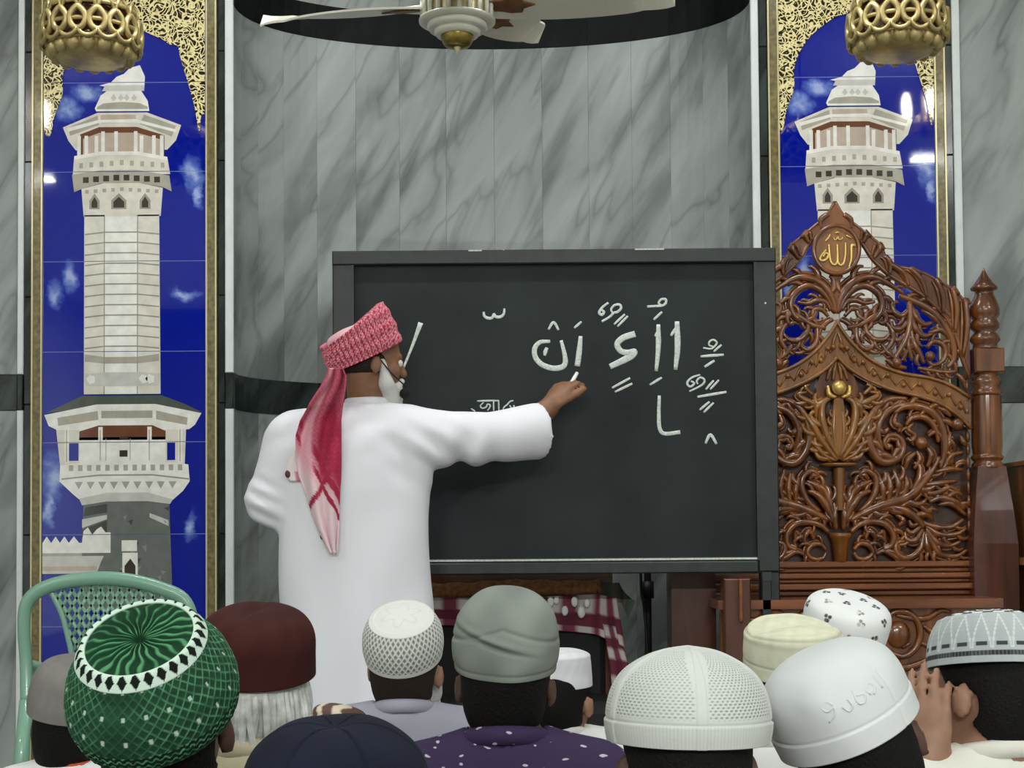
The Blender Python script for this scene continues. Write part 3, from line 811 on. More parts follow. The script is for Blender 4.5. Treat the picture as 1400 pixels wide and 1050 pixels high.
# ogee band with rims and studs
BO = [(1145, 440), (1152, 452), (1164, 468), (1182, 486), (1205, 501), (1235, 512), (1270, 518), (1300, 529), (1326, 546)]
BI = [(1145, 488), (1156, 500), (1172, 512), (1192, 523), (1222, 535), (1256, 543), (1286, 554), (1310, 571), (1326, 588)]
bo, bi = smooth_line(BO, 3), smooth_line(BI, 3)
bandpoly = [tuple(q) for q in bo] + [tuple(q) for q in bi[::-1]]
plate(bandpoly, -.012, .02, 'arch_band', 'wood_gold'); plate(mirror(bandpoly), -.012, .02, 'arch_band', 'wood_gold')
for L in (BO, BI): both(carve, L, (2.6, 2.8, 2.6), 'band_rim', 'wood_gold', -.016, sub=3)
cb = (bo[:len(bi)] + bi[:len(bo)]) / 2
for i in range(2, len(cb) - 1, 2):
    for xx in (cb[i][0], 2290 - cb[i][0]):
        obj('stud', ball(MF(xx, cb[i][1] + (3 if i % 4 else -4), -.017), 3.8 * ms, 8, 5), 'wood_gold', throne)
for i in range(1, len(cb) - 3, 2):
    both(carve, [tuple(cb[i] + (0, 7)), tuple(cb[i + 1] + (0, -6)), tuple(cb[i + 2] + (0, 6))], (1.2, 2.2, 1.2), 'band_leaf', 'wood_gold', -.012, sub=3)
both(carve, [(1145, 452), (1150, 466), (1152, 480)], (1.5, 2.6, 1.5), 'band_leaf', 'wood_gold', -.014)
# lower relief: panel behind, urn with leaves, scrolls
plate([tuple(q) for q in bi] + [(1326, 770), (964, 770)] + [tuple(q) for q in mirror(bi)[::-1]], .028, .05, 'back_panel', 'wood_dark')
obj('flower_bud', ball(MF(1145, 531, -.03), (10 * ms, 9 * ms, 10 * ms), 14, 8), 'gold_pale', throne)
for dx in (-13, 13): carve([(1145 + dx * .3, 544), (1145 + dx, 540), (1145 + dx * 1.15, 528)], (2, 4, 2), 'petal', 'gold_pale', -.026)
plate([(1131, 488), (1159, 488), (1174, 530), (1172, 546), (1118, 546), (1116, 530)], .0, .03, 'bud_hood', 'wood')
for dx in (-12, -5, 5, 12): carve([(1145 + dx * 1.2, 520), (1145 + dx * .8, 505), (1145 + dx * .25, 494)], (2, 3.2, 1.6), 'hood_leaf', 'wood_gold', -.004)
plate([(1139, 545), (1151, 545), (1156, 590), (1152, 628), (1138, 628), (1134, 590)], -.02, .02, 'urn_stem', 'wood_gold')
for p, r in [([(1145, 626), (1160, 600), (1168, 572), (1166, 552), (1156, 544)], (3, 5, 5, 4, 3)), ([(1148, 630), (1168, 604), (1182, 580), (1194, 562)], (2.4, 5, 5, 2)),
             ([(1150, 630), (1166, 622), (1178, 606), (1176, 596)], (2, 3.6, 2)), ([(1158, 628), (1172, 626), (1178, 618)], (2, 3.4, 2)), ([(1160, 545), (1174, 556), (1176, 572)], (2, 4.4, 2)),
             ([(1166, 556), (1184, 550), (1200, 540), (1188, 536)], (2, 4, 3, 1.6)), ([(1180, 540), (1190, 530), (1184, 526)], (1.8, 3, 1.8)),
             ([(1148, 622), (1152, 590), (1150, 560)], (2.4, 3.2, 2))]:
    both(carve, p, r, 'acanthus_leaf', 'wood_gold', -.014)
obj('urn_saucer', xf(lathe([(0.0, -3 * ms), (20 * ms, -2.4 * ms), (27 * ms, 0), (24 * ms, 2.2 * ms), (0, 2.6 * ms)], 28), Matrix.Translation(MF(1146, 636, .0)) @ Matrix.Diagonal((1, .8, 1, 1))), 'wood_gold', throne)
obj('urn_neck', xf(lathe([(6.5 * ms, -50 * ms), (7.5 * ms, -30 * ms), (8 * ms, 0), (8 * ms, 8 * ms)], 14), Matrix.Translation(MF(1146, 648, .0))), 'wood_gold', throne)
obj('urn_pot', xf(lathe([(0, -38 * ms), (9 * ms, -38 * ms), (12 * ms, -8 * ms), (15 * ms, -5 * ms), (15.5 * ms, 0), (13 * ms, 1 * ms), (0, 1 * ms)], 20), Matrix.Translation(MF(1146, 730, .0))), 'wood_gold', throne)
for p, r in [([(1240, 546), (1218, 546), (1202, 554), (1191, 569), (1186, 587), (1187, 606), (1193, 621), (1204, 632), (1217, 632), (1229, 625), (1234, 613), (1231, 602), (1222, 596), (1212, 598), (1208, 606), (1212, 613), (1218, 610)], (3, 5, 6, 6, 5, 4, 3.4, 3, 3)),
             ([(1248, 552), (1224, 557), (1209, 567), (1201, 582), (1200, 598), (1205, 612)], (2.4, 4.4, 4.6, 4, 2)), ([(1206, 572), (1202, 586), (1208, 592), (1214, 586)], (2, 3.6, 2)),
             ([(1196, 608), (1202, 620), (1212, 624)], (2, 3.6, 2)), ([(1222, 566), (1236, 557), (1256, 557), (1274, 565), (1285, 580), (1290, 600), (1290, 622), (1284, 642)], (2.4, 5, 5.4, 5, 4.4, 3)),
             ([(1238, 582), (1246, 573), (1260, 571), (1272, 578), (1280, 592), (1282, 606)], (2, 4, 4, 2.4)), ([(1248, 580), (1241, 588), (1250, 596), (1246, 604), (1239, 600)], (1.8, 3, 2.6, 1.6)),
             ([(1226, 564), (1222, 578), (1230, 584), (1228, 592)], (2, 4, 2.2)), ([(1268, 598), (1278, 592), (1288, 602), (1289, 620)], (2, 3.6, 2)), ([(1266, 612), (1272, 624), (1266, 640)], (2.4, 4.4, 2)),
             ([(1250, 620), (1240, 630), (1236, 644)], (2.4, 4.4, 2)), ([(1252, 618), (1256, 630), (1248, 642)], (2, 3.6, 2)), ([(1298, 592), (1296, 608), (1290, 622)], (2.4, 4, 2)), ([(1290, 638), (1300, 624), (1316, 620)], (2.4, 4, 2)),
             ([(1300, 570), (1290, 562), (1276, 556)], (2.4, 4.4, 2)), ([(1312, 596), (1316, 606), (1322, 612)], (2.4, 4, 2)), ([(1304, 636), (1314, 632), (1322, 634)], (1.6, 3, 1.6)),
             # the great acanthus
             ([(1160, 712), (1178, 702), (1203, 692), (1230, 685), (1247, 675), (1261, 660), (1273, 645), (1283, 626)], (3.4, 5, 6, 6, 5, 4, 3)),
             ([(1212, 688), (1215, 668), (1211, 646)], (2.6, 5, 2)), ([(1222, 686), (1226, 664), (1219, 642)], (2.6, 5, 2)), ([(1204, 690), (1205, 670), (1200, 652)], (2.6, 4.6, 2)), ([(1232, 682), (1238, 664), (1236, 650)], (2.6, 4.6, 2)),
             ([(1242, 676), (1254, 658), (1256, 640), (1248, 634)], (2.6, 4.4, 3.4, 2)), ([(1262, 664), (1284, 662), (1306, 659)], (2.4, 4.4, 2)), ([(1276, 647), (1296, 643), (1314, 644)], (2.4, 4.4, 2)),
             ([(1252, 672), (1276, 676), (1296, 668), (1310, 676)], (2.4, 4, 3.4, 2)), ([(1268, 688), (1284, 682), (1304, 688), (1316, 698)], (2, 4.4, 4.4, 2)), ([(1280, 692), (1298, 690), (1318, 706)], (2, 4, 2)),
             ([(1244, 686), (1256, 694), (1268, 702), (1272, 694)], (2.4, 3.4, 1.8)), ([(1184, 702), (1208, 695), (1232, 698), (1250, 710), (1260, 722)], (3, 5, 5.4, 4)),
             ([(1258, 716), (1276, 722), (1298, 722), (1314, 712)], (3, 4.6, 3.4, 2)), ([(1262, 720), (1280, 732), (1304, 732), (1318, 724)], (3, 4.6, 3.4, 2)), ([(1263, 724), (1276, 742), (1294, 748), (1310, 742)], (3, 4.6, 3.4, 2)),
             ([(1264, 728), (1274, 750), (1284, 760), (1304, 762), (1318, 754)], (3, 4.6, 3.4, 2)), ([(1262, 728), (1264, 748), (1272, 764)], (2.6, 4.6, 2)), ([(1260, 728), (1256, 748), (1246, 760), (1232, 764), (1222, 756), (1222, 744), (1232, 742), (1234, 750)], (3, 4.6, 4.4, 3.4, 2)),
             ([(1259, 724), (1248, 740), (1236, 738), (1234, 728)], (2.6, 4.4, 3, 2)), ([(1257, 720), (1244, 730), (1236, 724)], (2.4, 4, 2)), ([(1254, 716), (1244, 720), (1240, 712)], (2, 3.4, 1.8)),
             ([(1160, 728), (1172, 718), (1190, 714), (1208, 718), (1218, 732), (1216, 746), (1204, 752)], (3, 4, 4.4, 4, 3)), ([(1164, 752), (1172, 744), (1184, 746), (1190, 756), (1182, 764), (1170, 764), (1164, 756)], (2.4, 3.4, 3, 2.2)),
             ([(1180, 738), (1186, 726), (1194, 736), (1190, 746)], (2, 4, 2)), ([(1194, 758), (1206, 754), (1220, 762), (1232, 768)], (2, 3.6, 2)), ([(1196, 734), (1204, 728), (1206, 740)], (2, 3.4, 1.8)),
             ([(1152, 716), (1164, 690), (1176, 676), (1188, 672)], (3, 5.4, 4.6, 2)), ([(1152, 712), (1158, 688), (1168, 668), (1186, 662)], (2.6, 5, 4, 2)), ([(1172, 700), (1188, 686), (1196, 668), (1194, 652), (1182, 644), (1174, 650), (1178, 656)], (3, 4.4, 4, 3.4, 2)),
             ([(1166, 676), (1176, 664), (1190, 658)], (2, 4.4, 2)), ([(1170, 652), (1180, 650), (1186, 656)], (2, 3.6, 2)), ([(1150, 724), (1152, 706), (1150, 690)], (3, 4.6, 2)), ([(1222, 704), (1232, 712), (1226, 720)], (2, 3.6, 2))]:
    both(carve, p, r, 'scroll', 'wood', -.004)
# twisted bead strip beside each post
for xx in (1322, 968):
    for i in range(20): obj('bead', ball(MF(xx, 424 + i * 17.5, -.006), (3.2 * ms, 3.2 * ms, 8.6 * ms), 6, 5), 'wood', throne)
# bottom rail mouldings and seat ledge
for i, (y0, y1, d, m) in enumerate([(768, 776, -.02, 'wood_x'), (777, 783, -.006, 'wood_x'), (784, 791, -.026, 'wood_x'), (792, 797, -.01, 'wood_x'), (798, 806, -.05, 'wood_x'), (807, 814, -.02, 'wood_x')]):
    obj('rail_moulding', box(MF(962, 0).x, MF(1328, 0).x, YM + d, YM + .06, MF(0, y1).z, MF(0, y0).z, .004), m, throne, smooth=False)
obj('seat_board', box(MF(962, 0).x, MF(1328, 0).x, YM - .30, YM + .06, MF(0, 815).z - .03, MF(0, 815).z), 'wood_x', throne, smooth=False)
obj('seat_apron', box(MF(966, 0).x, MF(1324, 0).x, YM - .27, YM - .24, 0.02, MF(0, 815).z - .03), 'wood', throne, smooth=False)
FY = YM - .275
def carve2(pts, r, nm='apron_scroll'):
    p = smooth_line(pts, 5); fr = Frame(1145, 870, FY)
    rr = [q * fr.s for q in r]
    obj(nm, tube([tuple(fr(a, b)) for a, b in p], rr, 6, 1.0), 'wood', throne)
for p, r in [([(1212, 850), (1222, 838), (1240, 838), (1254, 850), (1258, 870), (1250, 888), (1234, 898), (1216, 892)], (3, 5, 5, 5, 3)), ([(1226, 842), (1246, 846), (1268, 846), (1286, 836), (1300, 838)], (2.4, 4.6, 4, 2)), ([(1262, 856), (1276, 866), (1290, 862)], (2.4, 4.4, 2)),
             ([(1204, 906), (1226, 914), (1252, 910), (1276, 898)], (3, 5, 5, 3)), ([(1228, 876), (1234, 884), (1244, 880)], (2, 4, 2)), ([(1205, 880), (1214, 896), (1230, 904)], (2, 4, 2)), ([(1252, 876), (1270, 884), (1290, 880)], (2, 4, 2)),
             ([(1166, 840), (1180, 834), (1196, 842), (1194, 856), (1180, 858)], (2.4, 4, 4, 2))]:
    both(carve2, p, r)
for xx in (1228, 1062): obj('apron_boss', ball(Frame(1145, 870, FY)(xx, 868, .0), (16 * ms, 8 * ms, 18 * ms), 14, 8), 'wood', throne)
# turned posts with pointed finials on square tapered feet
def post(px):
    u = ms
    c = MF(px, 0).x; z = lambda y: MF(0, y).z
    prof = [(0, 366), (2, 370), (6, 378), (13, 388), (18.5, 394), (17.5, 397), (12, 399), (13, 404), (17, 412), (20.5, 424), (20, 432), (16, 438), (20, 444), (19, 450), (14, 455), (19.5, 462), (20.5, 467), (16, 472), (17, 478)]
    pr = [(r * u, z(y)) for r, y in prof]
    obj('finial', lathe(pr, 24, (c, YM, 0)), 'wood', throne)
    obj('post_block', box(c - 20 * u, c + 20 * u, YM - 20 * u, YM + 20 * u, z(512), z(479), .004), 'wood', throne, smooth=False)
    pr = [(r * u, z(y)) for r, y in [(19, 511), (15, 515), (19, 520), (20.5, 526), (17, 531), (21, 537), (21.5, 541), (20, 543), (20, 543)]]
    obj('turned_ring', lathe(pr, 24, (c, YM, 0)), 'wood', throne)
    obj('turned_shaft', lathe([(19.5 * u, z(542)), (20.5 * u, z(560)), (20.5 * u, z(612)), (19 * u, z(624))], 16, (c, YM, 0)), 'wood', throne)
    pr = [(r * u, z(y)) for r, y in [(19, 623), (22, 627), (21, 630), (18, 633), (21.5, 637), (21, 642)]]
    obj('turned_ring', lathe(pr, 24, (c, YM, 0)), 'wood', throne)
    v = []
    for y, w in ((640, 19), (700, 26), (745, 30), (790, 30), (1090, 30)):
        zz = max(0.0, z(y)); v += [(c - w * u, YM - w * u, zz), (c + w * u, YM - w * u, zz), (c + w * u, YM + w * u, zz), (c - w * u, YM + w * u, zz)]
    f = [[i * 4 + q, i * 4 + (q + 1) % 4, i * 4 + 4 + (q + 1) % 4, i * 4 + 4 + q] for i in range(4) for q in range(4)] + [[0, 1, 2, 3], [16, 17, 18, 19]]
    obj('post_foot', (np.array(v), f), 'wood_foot', throne, smooth=False)
post(1349); post(941)
obj('throne_side', box(MF(1388, 0).x, MF(1480, 0).x, YM - .5, YM + .1, 0.0, MF(0, 640).z, .006), 'wood', throne, smooth=False)
obj('side_cap', box(MF(1384, 0).x, MF(1484, 0).x, YM - .52, YM + .12, MF(0, 640).z, MF(0, 634).z, .004), 'wood_gold', throne, smooth=False)
obj('side_ledge', box(MF(1380, 0).x, MF(1486, 0).x, YM - .52, YM + .12, MF(0, 774).z, MF(0, 764).z, .004), 'wood_gold', throne, smooth=False)
carve([(1396, 660), (1404, 668), (1398, 682), (1410, 690)], (3, 4, 3), 'side_scroll', 'wood_gold', -.5)
# left lower side: square panel with arched slot seen under the board
obj('throne_side', box(MF(968, 0).x, MF(1002, 0).x, YM - .33, YM - .24, 0.0, MF(0, 787).z, .004), 'wood_foot', throne, smooth=False)
obj('slot_rail', box(MF(986, 0).x, MF(990.5, 0).x, YM - .35, YM - .33, MF(0, 842).z, MF(0, 787).z, .003), 'wood_x', throne, smooth=False)

# ------------------------------------------------------------------ blackboard on its stand
YB = 4.85
BF = Frame(760, 560, YB)
board = empty('blackboard', (BF(760, 0).x, YB, 0.0))
tag(board, 'large black chalkboard in a dark wooden frame covered with Arabic chalk letters', 'blackboard')
bx = lambda p: BF(p, 0).x
bz = lambda p: BF(0, p).z
obj('writing_surface', box(bx(470), bx(1050), YB, YB + .018, bz(775), bz(350)), 'board_face', board, smooth=False)
obj('frame_stile', box(bx(455), bx(484), YB - .016, YB + .03, bz(784), bz(343), .004), 'board_frame', board, smooth=False)
obj('frame_stile', box(bx(1034), bx(1063), YB - .016, YB + .03, bz(784), bz(341), .004), 'board_frame', board, smooth=False)
obj('frame_rail', box(bx(455), bx(1063), YB - .022, YB + .03, bz(360), bz(340.5), .004), 'board_frame', board, smooth=False)
obj('frame_rail', box(bx(484), bx(1034), YB - .018, YB + .03, bz(785), bz(769), .004), 'board_frame', board, smooth=False)
obj('chalk_ledge', box(bx(486), bx(1040), YB - .012, YB, bz(768.5), bz(763.5), .001), 'board_frame', board, smooth=False)
obj('chalk_dust_line', box(bx(488), bx(1038), YB - .0135, YB - .012, bz(767.0), bz(764.5)), 'chalk', board, smooth=False)
obj('chalk_dust_line', box(bx(1036), bx(1038), YB - .0025, YB, bz(764), bz(748)), 'chalk', board, smooth=False)
obj('bead_strip', box(bx(481), bx(484.5), YB - .02, YB, bz(768), bz(360)), 'board_frame', board, smooth=False)
obj('bead_strip', box(bx(1032.5), bx(1036), YB - .02, YB, bz(768), bz(360)), 'board_frame', board, smooth=False)
for x in (1046, 464):
    leg = obj('stand_leg', box(bx(x - 2), bx(x + 17), YB - .012, YB + .03, 0.0, bz(784), .004), 'board_frame', board, smooth=False)
    obj('leg_block', box(bx(x - 9), bx(x + 4), YB - .03, YB + .03, bz(850), bz(786), .003), 'board_frame', board, smooth=False)
    obj('stand_foot', box(bx(x + 2), bx(x + 14), YB - .25, YB + .28, 0.0, .04, .004), 'board_frame', board, smooth=False)
obj('latch_plate', box(bx(1038), bx(1050), YB - .034, YB - .03, bz(796), bz(784)), 'chalk_pale', board, smooth=False)
for x, y in ((1048, 417), (830, 356), (690, 342)): obj('screw_head', ball(BF(x, y, -.017), .004, 8, 4), 'trim_white', board)
for a, b in ((870, 910), (642, 660)): obj('paint_chip', box(bx(a), bx(b), YB - .0235, YB - .02, bz(342.5), bz(340.8)), 'chalk', board, smooth=False)
def stroke(pts, w, dy=-.0006, mat='chalk', nm='chalk_stroke'):
    p = smooth_line(pts, 6) if len(pts) > 2 else smooth_line(pts, 8)
    rr = [q * BF.s for q in (w if hasattr(w, '__len__') else (w * .75, w, w, w * .8))]
    return obj(nm, tube([tuple(BF(a, b, dy)) for a, b in p], rr, 8, 0.16), mat, board)
def c2(L): return [(560 + a / 3.75, 400 + b / 3.75) for a, b in L]
def c3(L): return [(800 + a / 4.04, 380 + b / 4.04) for a, b in L]
stroke([(575.5, 439), (564, 470), (551, 502)], (3.6, 2.4, 1.8, 1.6))
stroke(c2([(383, 92), (385, 112), (402, 125), (425, 124), (436, 105), (444, 118), (468, 119), (486, 103), (489, 76)]), (1.5, 2.2, 1.8, 2.2, 1.4))
stroke(c2([(715, 187), (742, 150), (768, 190)]), 2.0); stroke(c2([(848, 180), (886, 147)]), 1.8)
stroke(c2([(724, 248), (672, 252), (644, 285), (648, 332), (684, 370), (740, 388), (786, 380), (801, 355), (795, 305), (780, 243)]), (2.2, 3.6, 3.8, 4.0, 3.6, 2.2)); stroke(c2([(708, 280), (698, 302), (695, 322)]), (2.2, 3.0, 1.6))
stroke(c2([(881, 222), (873, 300), (862, 378)]), (2.6, 4.0, 4.0))
stroke(c2([(345, 553), (400, 552), (458, 552)]), 1.3)
for L in ([(378, 560), (362, 578), (372, 590), (392, 584), (398, 570), (412, 574), (408, 590), (398, 602)], [(430, 555), (430, 604)], [(456, 553), (457, 604)], [(478, 606), (482, 588), (500, 572), (515, 556), (532, 552)], [(512, 576), (530, 600), (535, 575)], [(314, 592), (335, 606)]):
    stroke(c2(L), 1.1)
for L, w in [([(135, 135), (104, 158), (84, 188), (98, 202), (110, 186), (92, 172)], (1.4, 2, 2, 1.4)), ([(160, 195), (150, 172), (168, 150), (196, 146), (205, 166), (186, 186), (164, 192), (140, 215), (97, 240)], (1.3, 1.8, 1.8, 1.6)), ([(165, 256), (226, 200)], 1.7), ([(184, 268), (242, 210)], 1.7),
             ([(430, 152), (414, 138), (430, 118), (454, 120), (452, 142), (430, 154), (390, 156), (350, 158)], (1.4, 1.8, 1.6)), ([(385, 232), (433, 188)], 1.8),
             ([(411, 258), (409, 390), (396, 518)], (2.6, 3.9, 3.2, 2.4)), ([(392, 325), (408, 296)], 1.8), ([(515, 242), (516, 390), (503, 512)], (3.2, 4.4, 3.8, 2.6)), ([(480, 322), (508, 280)], 2.2),
             ([(282, 310), (215, 332), (182, 366), (200, 404), (240, 414), (276, 408), (262, 432), (200, 464), (140, 492)], (4.6, 4.4, 4.0, 4.2, 5.0, 4.0)),
             ([(150, 610), (252, 555)], 1.8), ([(166, 632), (263, 586)], 1.8), ([(360, 594), (427, 554)], 1.8), ([(412, 654), (408, 760), (412, 836), (440, 866), (526, 858)], (2.2, 2.8, 2.8, 2.8)),
             ([(715, 384), (692, 376), (694, 356), (716, 346), (734, 362), (722, 382), (700, 396), (658, 390)], 1.4), ([(716, 412), (760, 374)], 1.6), ([(643, 438), (772, 430)], 2.0), ([(664, 497), (720, 462)], 1.9),
             ([(640, 540), (592, 556), (567, 586), (584, 606), (606, 588), (588, 574)], 1.6), ([(626, 592), (620, 574), (640, 556), (662, 566), (658, 588), (630, 608), (578, 632)], 1.5), ([(670, 622), (714, 572)], 1.6), ([(694, 622), (743, 570)], 1.6),
             ([(623, 663), (784, 637)], 2.0), ([(634, 736), (690, 690)], 1.7), ([(656, 750), (712, 696)], 1.7), ([(664, 922), (692, 874), (726, 926)], 2.2)]:
    stroke(c3(L), w)

# ------------------------------------------------------------------ ceiling fan
YFN = 4.0
FF = Frame(625, 20, YFN)
fs = FF.s
fan = empty('ceiling_fan', FF(625, 20)); WOFF[fan] = Vector(fan.location)
tag(fan, 'white ceiling fan with ribbed hub and brass cup, above the blackboard', 'ceiling fan')
fc = FF(625, 0); FX = fc.x
fz = lambda y: FF(0, y).z
def fl(prof, mat, nm, segs=36): return obj(nm, lathe([(r * fs, fz(y)) for r, y in prof], segs, (FX, YFN, 0)), mat, fan)
fl([(0, -6), (40, -5), (50, -2), (51, 2), (44, 4), (0, 4)], 'fan_white', 'upper_flange')
fl([(44, 3), (44, 28)], 'gold_edge', 'motor_housing')
fl([(0, 26), (46, 26), (53, 28), (53, 31), (46, 33), (0, 34)], 'fan_white', 'lower_flange')
for i in range(20):
    a = 2 * math.pi * i / 20 + .1
    obj('housing_rib', tube([(FX + 48 * fs * math.cos(a), YFN + 48 * fs * math.sin(a), fz(2)), (FX + 48 * fs * math.cos(a), YFN + 48 * fs * math.sin(a), fz(28))], 3.4 * fs, 6), 'fan_white', fan)
fl([(0, 33), (41, 33), (42, 38), (39, 42), (0, 42)], 'fan_white', 'step_ring')
fl([(0, 41), (33, 41), (32, 46), (29, 50), (0, 50)], 'fan_white', 'step_ring')
fl([(23, 49), (23, 53), (20, 60), (17, 64), (8, 66), (0, 66)], 'brass', 'brass_cup')
fl([(5, 65), (4, 69), (0, 76)], 'gold_edge', 'finial')
fl([(4, -4), (4, -330)], 'fan_white', 'down_rod', 12)
for ang, L, drop in ((169, .57, .0), (-5, .60, .0), (-100, .56, 0), (44, .33, -.004)):
    a = math.radians(ang); ux, uy = math.cos(a), math.sin(a); vx, vy = -uy, ux
    n = 24; v, f = [], []
    r0 = 44 * fs
    for i in range(n + 1):
        t = i / n; r = r0 + (L - r0) * t
        w = (0.035 + .042 * math.sin(math.pi * min(1, t * 1.15 + .05)) ** .6) * (1 if t < .86 else math.sqrt(max(.02, 1 - ((t - .86) / .15) ** 2)))
        for sgn, tw in ((-1, .019), (1, -.019)):
            for th in (-.003, .003):
                v.append((FX + ux * r + vx * w * sgn, YFN + uy * r + vy * w * sgn, fz(7) + tw + th + drop * t))
    for i in range(n):
        b = i * 4
        f += [[b, b + 4, b + 6, b + 2], [b + 1, b + 3, b + 7, b + 5], [b, b + 1, b + 5, b + 4], [b + 2, b + 6, b + 7, b + 3]]
    f += [[0, 2, 3, 1], [n * 4, n * 4 + 1, n * 4 + 3, n * 4 + 2]]
    bl = obj('fan_blade', (np.array(v), f), 'fan_white', fan, smooth=False)
    br = []
    for i in range(12):
        t = 2 * math.pi * i / 12; rr = (1 + .25 * math.cos(5 * t))
        br.append((r0 + .06 + .055 * math.cos(t) * rr, .032 * math.sin(t) * rr))
    vv = [(FX + ux * p + vx * q, YFN + uy * p + vy * q, fz(7) - .008 - q * .26) for p, q in br]
    obj('blade_ornament', (np.array(vv + [(x, y, z + .004) for x, y, z in vv]), [list(range(12)), list(range(23, 11, -1))] + [[i, 12 + i, 12 + (i + 1) % 12, (i + 1) % 12] for i in range(12)]), 'fan_brown', bl, smooth=False)
    obj('blade_bracket', tube([(FX + ux * r, YFN + uy * r, fz(6)) for r in (34 * fs, 50 * fs, 75 * fs)], (.010, .008, .006), 8, .5), 'fan_white', fan)

# ------------------------------------------------------------------ gilt pendant bowls
def pendant(px, py, Yc, label):
    fr = Frame(px, py, Yc); u = fr.s; c = fr(px, py)
    root = empty('pendant_lamp', c); tag(root, label, 'pendant lamp', 'gilt pendant lamps before the murals')
    z = lambda y: fr(0, y).z
    R = 66
    obj('bowl', lathe([(0, z(py + 36)), (30 * u, z(py + 35)), (46 * u, z(py + 30)), (56 * u, z(py + 18)), (57 * u, z(py + 8))], 36, (c.x, c.y, 0)), 'gold', root)
    obj('inner_drum', lathe([(56 * u, z(py + 10)), (58 * u, z(py - 20)), (52 * u, z(py - 34))], 36, (c.x, c.y, 0)), 'wood_dark', root)
    N = 16
    # pointed loops of the gallery
    loop = []
    for t in np.linspace(0, 2 * math.pi, 16, endpoint=False):
        w = 11.0 * math.sin(t); h = 15 * math.cos(t)
        if h > 0: w *= (1 - (h / 15) ** 2 * .55)
        loop.append((R * u, w * u, h * u))
    me = mesh_data('gallery_loop', *tube(loop, 4.3 * u, 6, closed=True, up=(1, 0, 0)), 'gold')
    tip = [(R * u, math.sin(t) * 12 * u, (math.cos(t) * 10) * u) for t in np.linspace(math.pi * .5, math.pi * 1.5, 9)]
    ms_ = mesh_data('scallop_edge', *tube(tip, 3.2 * u, 6, up=(1, 0, 0)), 'gold')
    mb = mesh_data('bowl_petal', *ball((52 * u, 0, 0), (10 * u, 10.5 * u, 14 * u), 10, 7), 'gold')
    zig = mesh_data('crown_arch', *tube([(62 * u, -12 * u, -6 * u), (61 * u, -6 * u, 8 * u), (60 * u, 0, 16 * u), (61 * u, 6 * u, 8 * u), (62 * u, 12 * u, -6 * u)], 2.6 * u, 6, up=(1, 0, 0)), 'gold')
    for i in range(N):
        a = 2 * math.pi * i / N
        for nm, m, dz, off in (('gallery_loop', me, 8, 0), ('scallop_edge', ms_, -6, .5), ('bowl_petal', mb, -18, .5), ('crown_arch', zig, 30, .5)):
            o = bpy.data.objects.new(nm, m); COL.objects.link(o); o.parent = root
            o.location = (0, 0, dz * u); o.rotation_euler = (0, 0, a + off * 2 * math.pi / N); WOFF[o] = WOFF[root]
    for y, r, t in ((-8, 65, 3.0), (-34, 60, 3.4), (14, 60, 2.4)):
        obj('hoop', tube([(c.x + r * u * math.cos(a), c.y + r * u * math.sin(a), z(py + y)) for a in np.linspace(0, 2 * math.pi, 40, endpoint=False)], t * u, 6, closed=True, up=(0, 0, 1)), 'gold', root)
    obj('upper_dome', lathe([(56 * u, z(py - 36)), (44 * u, z(py - 52)), (24 * u, z(py - 66)), (8 * u, z(py - 74)), (4 * u, z(py - 90))], 30, (c.x, c.y, 0)), 'gold', root)
    obj('hanging_rod', tube([(c.x, c.y, z(py - 80)), (c.x, c.y, CEIL)], 2.5 * u, 8), 'gold', root)
pendant(125, 54, 4.7, 'gilt openwork pendant lamp hanging before the left minaret mural')
pendant(1227, 44, 4.7, 'gilt openwork pendant lamp hanging before the right minaret mural')

# ------------------------------------------------------------------ pale green plastic chair
YC = 4.15
CF = Frame(145, 850, YC); cu = CF.s
chair = empty('plastic_chair', (CF(145, 0).x, YC, 0))
tag(chair, 'pale green plastic armchair with latticed back, before the left mural', 'chair')
arch = [(40, 960, -.02), (36, 905, 0), (33, 860, 0), (36, 826, 0), (52, 808, 0), (80, 797, .0), (115, 792, 0), (150, 791, 0), (188, 796, 0), (222, 806, 0), (250, 820, 0), (262, 850, 0), (262, 905, 0), (258, 960, -.02)]
pp = smooth_line([tuple(CF(a, b, d)) for a, b, d in arch], 5)
obj('back_frame', tube(pp, [8.5 * cu, 9.5 * cu, 9.5 * cu, 8.5 * cu], 12, 0.8), 'plastic_green', chair)
# lattice of the splat: crossing diagonal slats clipped to the panel
def inside(x, y):
    lx = np.interp(y, [800, 812, 840, 870, 900, 960], [66, 70, 84, 92, 98, 102]); rx = 295 - lx
    top = 800 + 6 * ((x - 148) / 70.0) ** 2
    return lx <= x <= rx and y >= top
obj('splat_rim', tube(smooth_line([tuple(CF(a, b, .006)) for a, b in ((66, 806), (72, 815), (84, 840), (92, 870), (98, 900), (102, 960))], 4), 4 * cu, 8, .6), 'plastic_green', chair)
obj('splat_rim', tube(smooth_line([tuple(CF(295 - a, b, .006)) for a, b in ((66, 806), (72, 815), (84, 840), (92, 870), (98, 900), (102, 960))], 4), 4 * cu, 8, .6), 'plastic_green', chair)
for sgn in (1, -1):
    for k in range(-14, 24):
        seg = []
        for t in np.linspace(795, 960, 56):
            x = 150 + k * 13 + sgn * (t - 870) * .62
            if inside(x, t): seg.append(tuple(CF(x, t, .006)))
        if len(seg) > 3: obj('lattice_slat', tube([seg[0], seg[len(seg) // 2], seg[-1]], 3.1 * cu, 6, .5), 'plastic_green', chair)
obj('back_lower', box(CF(98, 0).x, CF(200, 0).x, YC - .005, YC + .01, CF(0, 1000).z, CF(0, 958).z), 'plastic_green', chair, smooth=False)
cx0, cx1 = CF(48, 0).x, CF(250, 0).x
